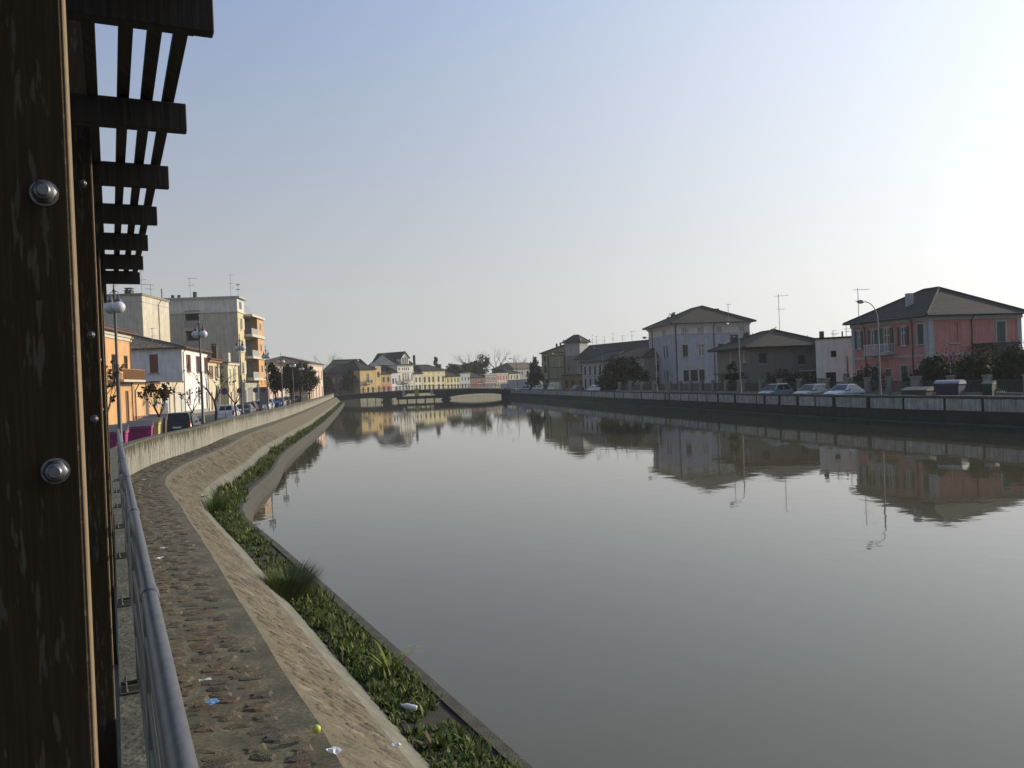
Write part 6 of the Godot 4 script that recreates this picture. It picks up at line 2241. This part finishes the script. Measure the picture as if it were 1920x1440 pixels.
func bolt(parent: Node, at: Vector3, b: Basis) -> void:
	# hexagon nut, washer and stud end whose axis is b.z
	var ax := Basis(b.x, b.z, -b.y)
	var mb := MB.new()
	mb.lathe(at, [Vector2(0.0, 0.0), Vector2(0.0195, 0.0), Vector2(0.0195, 0.003), Vector2(0.016, 0.0035)], 20, ax, false)
	mb.lathe(at, [Vector2(0.0175, 0.003), Vector2(0.0175, 0.013), Vector2(0.0145, 0.018), Vector2(0.011, 0.019)], 6, ax, false)
	mb.lathe(at, [Vector2(0.0145, 0.017), Vector2(0.0125, 0.022), Vector2(0.0095, 0.0235), Vector2(0.0095, 0.027), Vector2(0.0078, 0.029), Vector2(0.0, 0.0292)], 16, ax, false)
	part("bolt", mb, M.steel, parent)


func pergola() -> void:
	var o := thing("pergola", "dark stained timber pergola with bolted posts and slatted roof on the left walkway", "pergola", pg(0, 0, 2.25))
	var org := o.position
	var b := pbasis()
	# posts every 3.15 m along
	for i in range(-1, 4):
		var s := i * 3.16
		var mb := MB.new()
		mb.cbox(Vector3.ZERO, Vector3(0.20, 5.13, 0.115), 0.004)
		# box uv is per metre; stretch one picture over each post
		var po := part("post", mb, M.timber, o)
		po.transform = Transform3D(b, pg(s, -0.10, 4.585) - org - b.z * 0.0575)
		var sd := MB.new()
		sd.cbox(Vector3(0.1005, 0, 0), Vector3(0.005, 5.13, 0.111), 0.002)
		part("bleached_lit_side", sd, mat("bleached_lit_wood", Color(0.36, 0.255, 0.14), 0.85, "grain", 1.2, "grain_n", 0.4), po)  # thin bleached board, coloured pale so the sunlit edge reads bright
		var bb := [0.0, 0.0]
		for y in [[4.806, -0.033], [4.392, -0.034]]:
			bolt(po, Vector3(0.1 + y[1], y[0] - 4.585, 0.0575), Basis.IDENTITY)
		bolt(po, Vector3(0.1 - 0.04, 5.55 - 4.585, 0.0575), Basis.IDENTITY)
	# header planks along both faces of the posts
	for q in [[0.054, 0.04], [-0.20, 0.06]]:
		var mb := MB.new()
		mb.cbox(Vector3.ZERO, Vector3(q[1], 0.16, 14.2), 0.004)
		var h := part("header", mb, M.timber_plank, o)
		h.transform = Transform3D(b, pg(3.5, q[0] - 0.03, 5.80) - org)
	# cross beams, each of two planks
	var ends := [0.36, 0.36, 0.375, 0.378, 0.37, 0.361, 0.345, 0.345, 0.35]
	for i in range(-2, 7):
		var s := 1.30 + i * 1.06
		var e: float = ends[i + 2]
		var mb := MB.new()
		mb.cbox(Vector3((e - 2.6) * 0.5, 0, 0), Vector3(e + 2.6, 0.118, 0.05), 0.003)
		var bm := part("beam", mb, M.timber_plank, o)
		bm.transform = Transform3D(b, pg(s, 0, 5.667) - org)
		mb = MB.new()
		mb.cbox(Vector3((e - 0.05 - 2.6) * 0.5, 0, 0), Vector3(e - 0.05 + 2.6, 0.118, 0.045), 0.003)
		var b2 := part("beam", mb, M.timber_plank, o)
		b2.transform = Transform3D(b, pg(s + 0.05, 0, 5.684) - org)
	# slats on top, running along
	rng.seed = 3
	for k in 22:
		var mb := MB.new()
		var x := 0.312 - k * 0.086
		if x > -0.24 and x < 0.06:   # the posts and headers stand here
			continue
		mb.cbox(Vector3.ZERO, Vector3(0.046, 0.03, 8.9), 0.002)
		var sl := part("slat", mb, M.timber_plank, o)
		sl.transform = Transform3D(b, pg(1.30 + 2.0 * 1.06, x + rng.randf_range(-0.006, 0.006), 5.744 + 0.014) - org)
	# walkway slab
	var mb := MB.new()
	var w := [pg(-6, -3.5, 2.25), pg(-6, 0.03, 2.25), pg(9.6, 0.03, 2.25), pg(9.6, -3.5, 2.25)]
	mb.quad(w[0], w[1], w[2], w[3])
	for k in 4:
		var p: Vector3 = w[k]
		var q: Vector3 = w[(k + 1) % 4]
		mb.quad(p - Vector3(0, 0.7, 0), q - Vector3(0, 0.7, 0), q, p)
	struct("walkway", mb, M.concrete)


func guard_rail() -> void:
	# stands on the wall, just outside the posts
	var b := pbasis()
	var rail := func(a: float, across: float, y: float) -> Vector3:
		var p := Vector2(-0.535, 1.3) + PD * a + PN * across
		return G(p.x, p.y, y)
	var o := thing("guard_rail", "galvanised tube guard rail running along the top of the left river wall", "railing", rail.call(0.0, 0.0, 2.9))
	var org := o.position
	var posts := [-2.6, -0.55, 1.5, 3.55, 5.6, 7.65, 9.7, 11.75, 13.8, 15.85]
	var y := 3.86
	for i in posts.size() - 1:
		var mb := MB.new()
		mb.tube([rail.call(posts[i] + 0.02, 0.0, y) - org, rail.call(posts[i + 1] - 0.02, 0.0, y) - org], [0.0245], 16)
		part("top_rail", mb, M.galvanised, o)
		for h in [0.80, 0.62, 0.44, 0.26]:
			mb = MB.new()
			mb.tube([rail.call(posts[i], -0.01, 2.93 + h) - org, rail.call(posts[i + 1], -0.01, 2.93 + h) - org], [0.012], 8)
			part("lower_rail", mb, M.rail_dark, o)
	for s in posts:
		var mb := MB.new()
		mb.cbox(Vector3.ZERO, Vector3(0.03, 0.98, 0.075), 0.004)
		var p := part("post", mb, M.rail_dark, o)
		p.transform = Transform3D(b, rail.call(s, -0.006, 3.385) - org)
		mb = MB.new()
		var c: Vector3 = rail.call(s, 0, y) - org
		mb.tube([c - b.z * 0.04, c - b.z * 0.034, c + b.z * 0.034, c + b.z * 0.04], [0.0255, 0.0295, 0.0295, 0.0255], 16)
		part("collar", mb, M.galvanised, o)
		mb = MB.new()
		for dz in [-0.07, 0.07]:
			mb.cbox(Vector3(-0.05, 0, dz * 0.6), Vector3(0.1, 0.035, 0.012), 0.002)
		mb.cbox(Vector3(-0.05, -0.016, 0), Vector3(0.11, 0.008, 0.14), 0.002)
		var k := part("bracket", mb, M.rail_dark, o)
		k.transform = Transform3D(b, rail.call(s, 0.0, 2.93) - org)
		for dz in [-0.07, 0.07]:
			mb = MB.new()
			mb.lathe(Vector3(-0.075, -0.01, dz * 0.7), [Vector2(0.0, 0), Vector2(0.012, 0), Vector2(0.012, 0.012), Vector2(0.006, 0.013), Vector2(0.006, 0.05), Vector2(0, 0.05)], 8, Basis.IDENTITY, false)
			part("anchor_bolt", mb, M.steel, k)


func blade(mb: MB, base: Vector3, dirv: Vector3, l: float, w: float, droop: float, col: Color) -> void:
	var side := dirv.cross(Vector3.UP)
	if side.length() < 0.05:
		side = Vector3.RIGHT
	side = side.normalized() * w * 0.5
	var n := 4
	var p := base
	var d := dirv.normalized()
	mb.tint = col
	var pa := p - side
	var pb := p + side
	for i in n:
		p += d * (l / n)
		d = (d + Vector3(0, -droop / n, 0)).normalized()
		var k := 1.0 - pow(float(i + 1) / n, 2.0)
		var qa := p - side * k
		var qb := p + side * k
		var nn := side.cross(d).normalized()
		if nn.y < 0:
			nn = -nn
		nn = (nn + Vector3(0, 0.4, 0)).normalized()
		mb.tri(pa, pb, qb, nn, nn, nn)
		if k > 0.01:
			mb.tri(pa, qb, qa, nn, nn, nn)
		pa = qa
		pb = qb
	mb.tint = Color(1, 1, 1)


func weed_mesh(sd: int, tall: float, broad: float, count: int, cols: Array) -> ArrayMesh:
	rng.seed = sd
	var mb := MB.new()
	for i in count:
		var a := rng.randf() * TAU
		var lean := rng.randf_range(0.2, 1.2)
		var d := Vector3(cos(a) * lean, 1.0, sin(a) * lean)
		var base := Vector3(rng.randfn(), 0, rng.randfn()) * 0.05
		var c: Color = cols[rng.randi() % cols.size()]
		c *= rng.randf_range(0.75, 1.25)
		blade(mb, base, d, tall * rng.randf_range(0.6, 1.2), broad * rng.randf_range(0.7, 1.3), rng.randf_range(0.3, 1.2), Color(c.r, c.g, c.b))
	return mb.mesh()


func bank_plants() -> void:
	var gcol := [Color(0.20, 0.17, 0.09), Color(0.12, 0.17, 0.035), Color(0.085, 0.13, 0.03), Color(0.16, 0.19, 0.05), Color(0.045, 0.07, 0.022), Color(0.22, 0.21, 0.10), Color(0.035, 0.05, 0.018)]
	var kinds := [weed_mesh(301, 0.13, 0.022, 20, gcol), weed_mesh(302, 0.11, 0.034, 18, gcol), weed_mesh(303, 0.19, 0.010, 24, gcol), weed_mesh(304, 0.08, 0.026, 20, gcol)]
	var soil := get_node("soil_strip")
	rng.seed = 17
	var xf := [[], [], [], []]
	var s := 17.0
	var f := FastNoiseLite.new()
	f.seed = 4
	f.frequency = 0.12
	while s < 235.0:
		var q := along(LW, s)
		var tn: Vector2 = q[1]
		var nn := Vector2(tn.y, -tn.x)
		var d: float = q[0].y
		var far := clampf((d - 20.0) / 48.0, 0, 1)
		var lo := lerpf(2.66, 1.8, far)
		var hi := lerpf(3.40, 2.3, far)
		var dense := f.get_noise_1d(s)
		var rows := int((30.0 if d < 30 else 20.0) * clampf(0.75 + 1.8 * dense, 0.08, 1.3))
		for k in rows:
			var x := rng.randf_range(lo - 0.06, hi - 0.08)
			if d > 31 and d < 60 and x > lo + 0.45:
				continue
			var p: Vector2 = q[0] + nn * x + tn * rng.randf_range(-0.1, 0.1)
			var y := lerpf(0.67, 0.54, clampf((x - lo) / (hi - lo), 0, 1))
			var g := rng.randf_range(0.6, 1.2) * (1.0 + 0.5 * maxf(0.0, dense)) * (1.0 + 0.9 * f.get_noise_2d(s * 9.0, x * 60.0))
			if x < lo + 0.03:
				g *= 0.7
			if d > 24 and d < 32:
				g *= 1.35
			if d > 30:
				g *= 1.5
			var kk := rng.randi() % 4
			if kk == 2 and rng.randf() < 0.5:
				kk = 1
			xf[kk].append(Transform3D(Basis(Vector3.UP, rng.randf() * TAU).scaled(Vector3(g, g, g)), G(p.x, p.y, y)))
		s += 0.2 if d < 40 else 0.35
	for k in 4:
		var mm := MultiMesh.new()
		mm.transform_format = MultiMesh.TRANSFORM_3D
		mm.mesh = kinds[k]
		mm.instance_count = xf[k].size()
		for i in xf[k].size():
			mm.set_instance_transform(i, xf[k][i])
		var o := MultiMeshInstance3D.new()
		o.name = ["leafy_weeds", "broad_leaf_weeds", "thin_grass", "low_weeds"][k]
		o.multimesh = mm
		o.material_override = M.grass_blade
		add_child(o, true)
		tag(o, ["green leafy weeds growing along the water's edge on the left bank", "broad-leaved green weeds mixed into the strip at the water's edge", "thin tall grass among the weeds at the water's edge", "low green weeds covering the soil strip at the water's edge"][k], "weeds", "", "stuff")
	# the feathery bush hanging over the lip
	var strip_at := func(d: float, x: float, y: float) -> Vector3:
		var p := Vector2(0.13 - 0.484 * d, d) + PN * x
		return G(p.x, p.y, y)
	rng.seed = 401
	var o := thing("feathery_bush", "feathery dark green bush leaning over the water's edge in the middle of the weeds", "bush", strip_at.call(14.3, 2.72, 0.58))
	var mb := MB.new()
	for i in 2600:
		var a := rng.randf() * TAU
		var rr := sqrt(rng.randf()) * 0.72
		var bs := Vector3(cos(a) * rr * 0.55 + rng.randf_range(-0.1, 0.1), rng.randf_range(0.0, 0.28), sin(a) * rr * 1.2)
		var c: Color = [Color(0.08, 0.105, 0.036), Color(0.105, 0.125, 0.045), Color(0.06, 0.075, 0.028), Color(0.15, 0.155, 0.07)][rng.randi() % 4]
		blade(mb, bs, Vector3(cos(a) * 0.5 + 0.25, 1.0, sin(a) * 0.5), rng.randf_range(0.16, 0.46), 0.012, rng.randf_range(0.2, 1.2), c)
	part("foliage", mb, M.grass_blade, o)
	o = thing("reed_tuft", "tuft of long yellow-green reed leaves arching over the weeds near the camera", "reed", strip_at.call(9.75, 3.12, 0.56))
	mb = MB.new()
	rng.seed = 402
	for i in 11:
		var a := TAU * i / 11.0 + rng.randf_range(-0.2, 0.2)
		var l := rng.randf_range(0.5, 0.85)
		blade(mb, Vector3(cos(a) * 0.03, 0, sin(a) * 0.03), Vector3(cos(a) * 0.55, 1.0, sin(a) * 0.55), l, 0.045, rng.randf_range(0.9, 2.1), [Color(0.20, 0.22, 0.05), Color(0.26, 0.25, 0.07), Color(0.13, 0.17, 0.04)][i % 3])
	part("leaves", mb, M.grass_blade, o)
	o = thing("reed_tuft", "pale yellow reed tuft at the bend of the bank", "reed", G(-9.9, 27.3, 0.62))
	mb = MB.new()
	for i in 40:
		var a := rng.randf() * TAU
		blade(mb, Vector3(cos(a), 0, sin(a)) * rng.randf() * 0.25, Vector3(cos(a) * 0.35, 1.0, sin(a) * 0.35), rng.randf_range(0.5, 1.0), 0.03, rng.randf_range(0.5, 1.4), [Color(0.22, 0.20, 0.08), Color(0.14, 0.16, 0.05), Color(0.28, 0.24, 0.11)][i % 3])
	part("leaves", mb, M.grass_blade, o)
	o = thing("tall_grass_clump", "tall bright green grass clump at the bend of the bank", "grass clump", G(-9.55, 26.0, 0.62))
	mb = MB.new()
	for i in 260:
		var a := rng.randf() * TAU
		var bp := Vector3(cos(a), 0, sin(a)) * sqrt(rng.randf()) * 0.6
		blade(mb, bp, Vector3(cos(a) * 0.4, 1.0, sin(a) * 0.4), rng.randf_range(0.35, 0.85), 0.024, rng.randf_range(0.5, 1.3), [Color(0.07, 0.12, 0.025), Color(0.10, 0.14, 0.035), Color(0.05, 0.08, 0.02)][i % 3])
	part("leaves", mb, M.grass_blade, o)
	# dry driftwood
	o = thing("driftwood", "small tangle of grey driftwood on the slope at the bend of the bank", "driftwood", G(-10.6, 27.6, 0.95))
	mb = MB.new()
	for i in 9:
		var a := rng.randf() * TAU
		var d := Vector3(cos(a), rng.randf_range(0.0, 0.5), sin(a)) * rng.randf_range(0.25, 0.55)
		mb.tube([-d * 0.4, d * 0.1 + Vector3(0, 0.06, 0), d * 0.7], [0.016, 0.02, 0.008], 5)
	part("branches", mb, mat("driftwood", Color(0.22, 0.20, 0.17), 0.9), o)


func scrap(called: String, label: String, cat: String, at: Vector3, w: float, l: float, m: Material, sd: int, group := "") -> void:
	rng.seed = sd
	var mb := MB.new()
	var g: Array = []
	for i in 5:
		var row: Array = []
		for j in 4:
			row.append(Vector3((i / 4.0 - 0.5) * w, rng.randf_range(0.002, 0.022), (j / 3.0 - 0.5) * l))
		g.append(row)
	for i in 4:
		for j in 3:
			mb._t(g[i][j], g[i + 1][j], g[i + 1][j + 1], Vector3.UP)
			mb._t(g[i][j], g[i + 1][j + 1], g[i][j + 1], Vector3.UP)
			mb._t(g[i][j] - Vector3(0, 0.002, 0), g[i + 1][j] - Vector3(0, 0.002, 0), g[i + 1][j + 1] - Vector3(0, 0.002, 0), Vector3.DOWN)
			mb._t(g[i][j] - Vector3(0, 0.002, 0), g[i + 1][j + 1] - Vector3(0, 0.002, 0), g[i][j + 1] - Vector3(0, 0.002, 0), Vector3.DOWN)
	var o := part(called, mb, m)
	o.position = at
	o.rotation.y = rng.randf() * 3.0
	tag(o, label, cat, group)


func litter() -> void:
	var paper := mat("paper", Color(0.62, 0.62, 0.64), 0.7)
	scrap("paper_scrap", "torn white paper scrap on the ledge close to the sloping edge", "litter", G(-1.38, 5.93, 1.885), 0.11, 0.07, paper, 1)
	scrap("paper_scrap", "white paper scrap on the ledge nearest to the blue wrapper", "litter", G(-2.86, 7.42, 1.915), 0.10, 0.05, paper, 2)
	scrap("blue_wrapper", "crumpled light blue wrapper on the ledge beside the guard rail", "litter", G(-2.6, 6.88, 1.915), 0.10, 0.08, mat("wrapper", Color(0.16, 0.33, 0.62), 0.45), 3)
	var mb := MB.new()
	mb.ball(Vector3.ZERO, Vector3(0.032, 0.031, 0.034), 16, 10)
	var o: Node3D = part("green_fruit", mb, mat("lime", Color(0.38, 0.46, 0.05), 0.5))
	o.position = G(-1.58, 6.24, 1.925)
	tag(o, "small yellow-green round fruit lying on the ledge", "fruit")
	scrap("paper_scrap", "small white scrap on the far part of the ledge near the river wall", "litter", G(-10.2, 21.3, 1.9), 0.22, 0.12, paper, 5)
	scrap("paper_scrap", "white scrap beside the guard rail halfway along the ledge", "litter", G(-5.98, 13.95, 1.9), 0.14, 0.08, paper, 6)
	scrap("paper_scrap", "white scrap a little nearer than the one halfway along the ledge", "litter", G(-5.68, 13.1, 1.9), 0.13, 0.07, paper, 7)
	scrap("paper_scrap", "tiny white scrap under the bend of the river wall", "litter", G(-11.3, 25.2, 1.91), 0.14, 0.08, paper, 8)
	scrap("paper_scrap", "white scrap caught on the top of the stone slope near the camera", "litter", G(-1.0, 6.35, 1.72), 0.07, 0.05, paper, 9)
	o = thing("plastic_bottle", "small clear plastic bottle lying in the weeds at the foot of the slope", "bottle", G(-1.25, 9.55, 0.75))
	mb = MB.new()
	mb.lathe(Vector3.ZERO, [Vector2(0, 0), Vector2(0.03, 0.005), Vector2(0.032, 0.02), Vector2(0.032, 0.13), Vector2(0.012, 0.17), Vector2(0.012, 0.19)], 12, Basis(Vector3(0, 0, 1), 1.3))
	part("body", mb, mat("bottle_plastic", Color(0.5, 0.52, 0.58), 0.2), o)
	mb = MB.new()
	mb.lathe(Basis(Vector3(0, 0, 1), 1.3) * Vector3(0, 0.19, 0), [Vector2(0.0, 0), Vector2(0.014, 0.0), Vector2(0.014, 0.018), Vector2(0, 0.018)], 10, Basis(Vector3(0, 0, 1), 1.3), false)
	part("cap", mb, M.bin_blue, o)
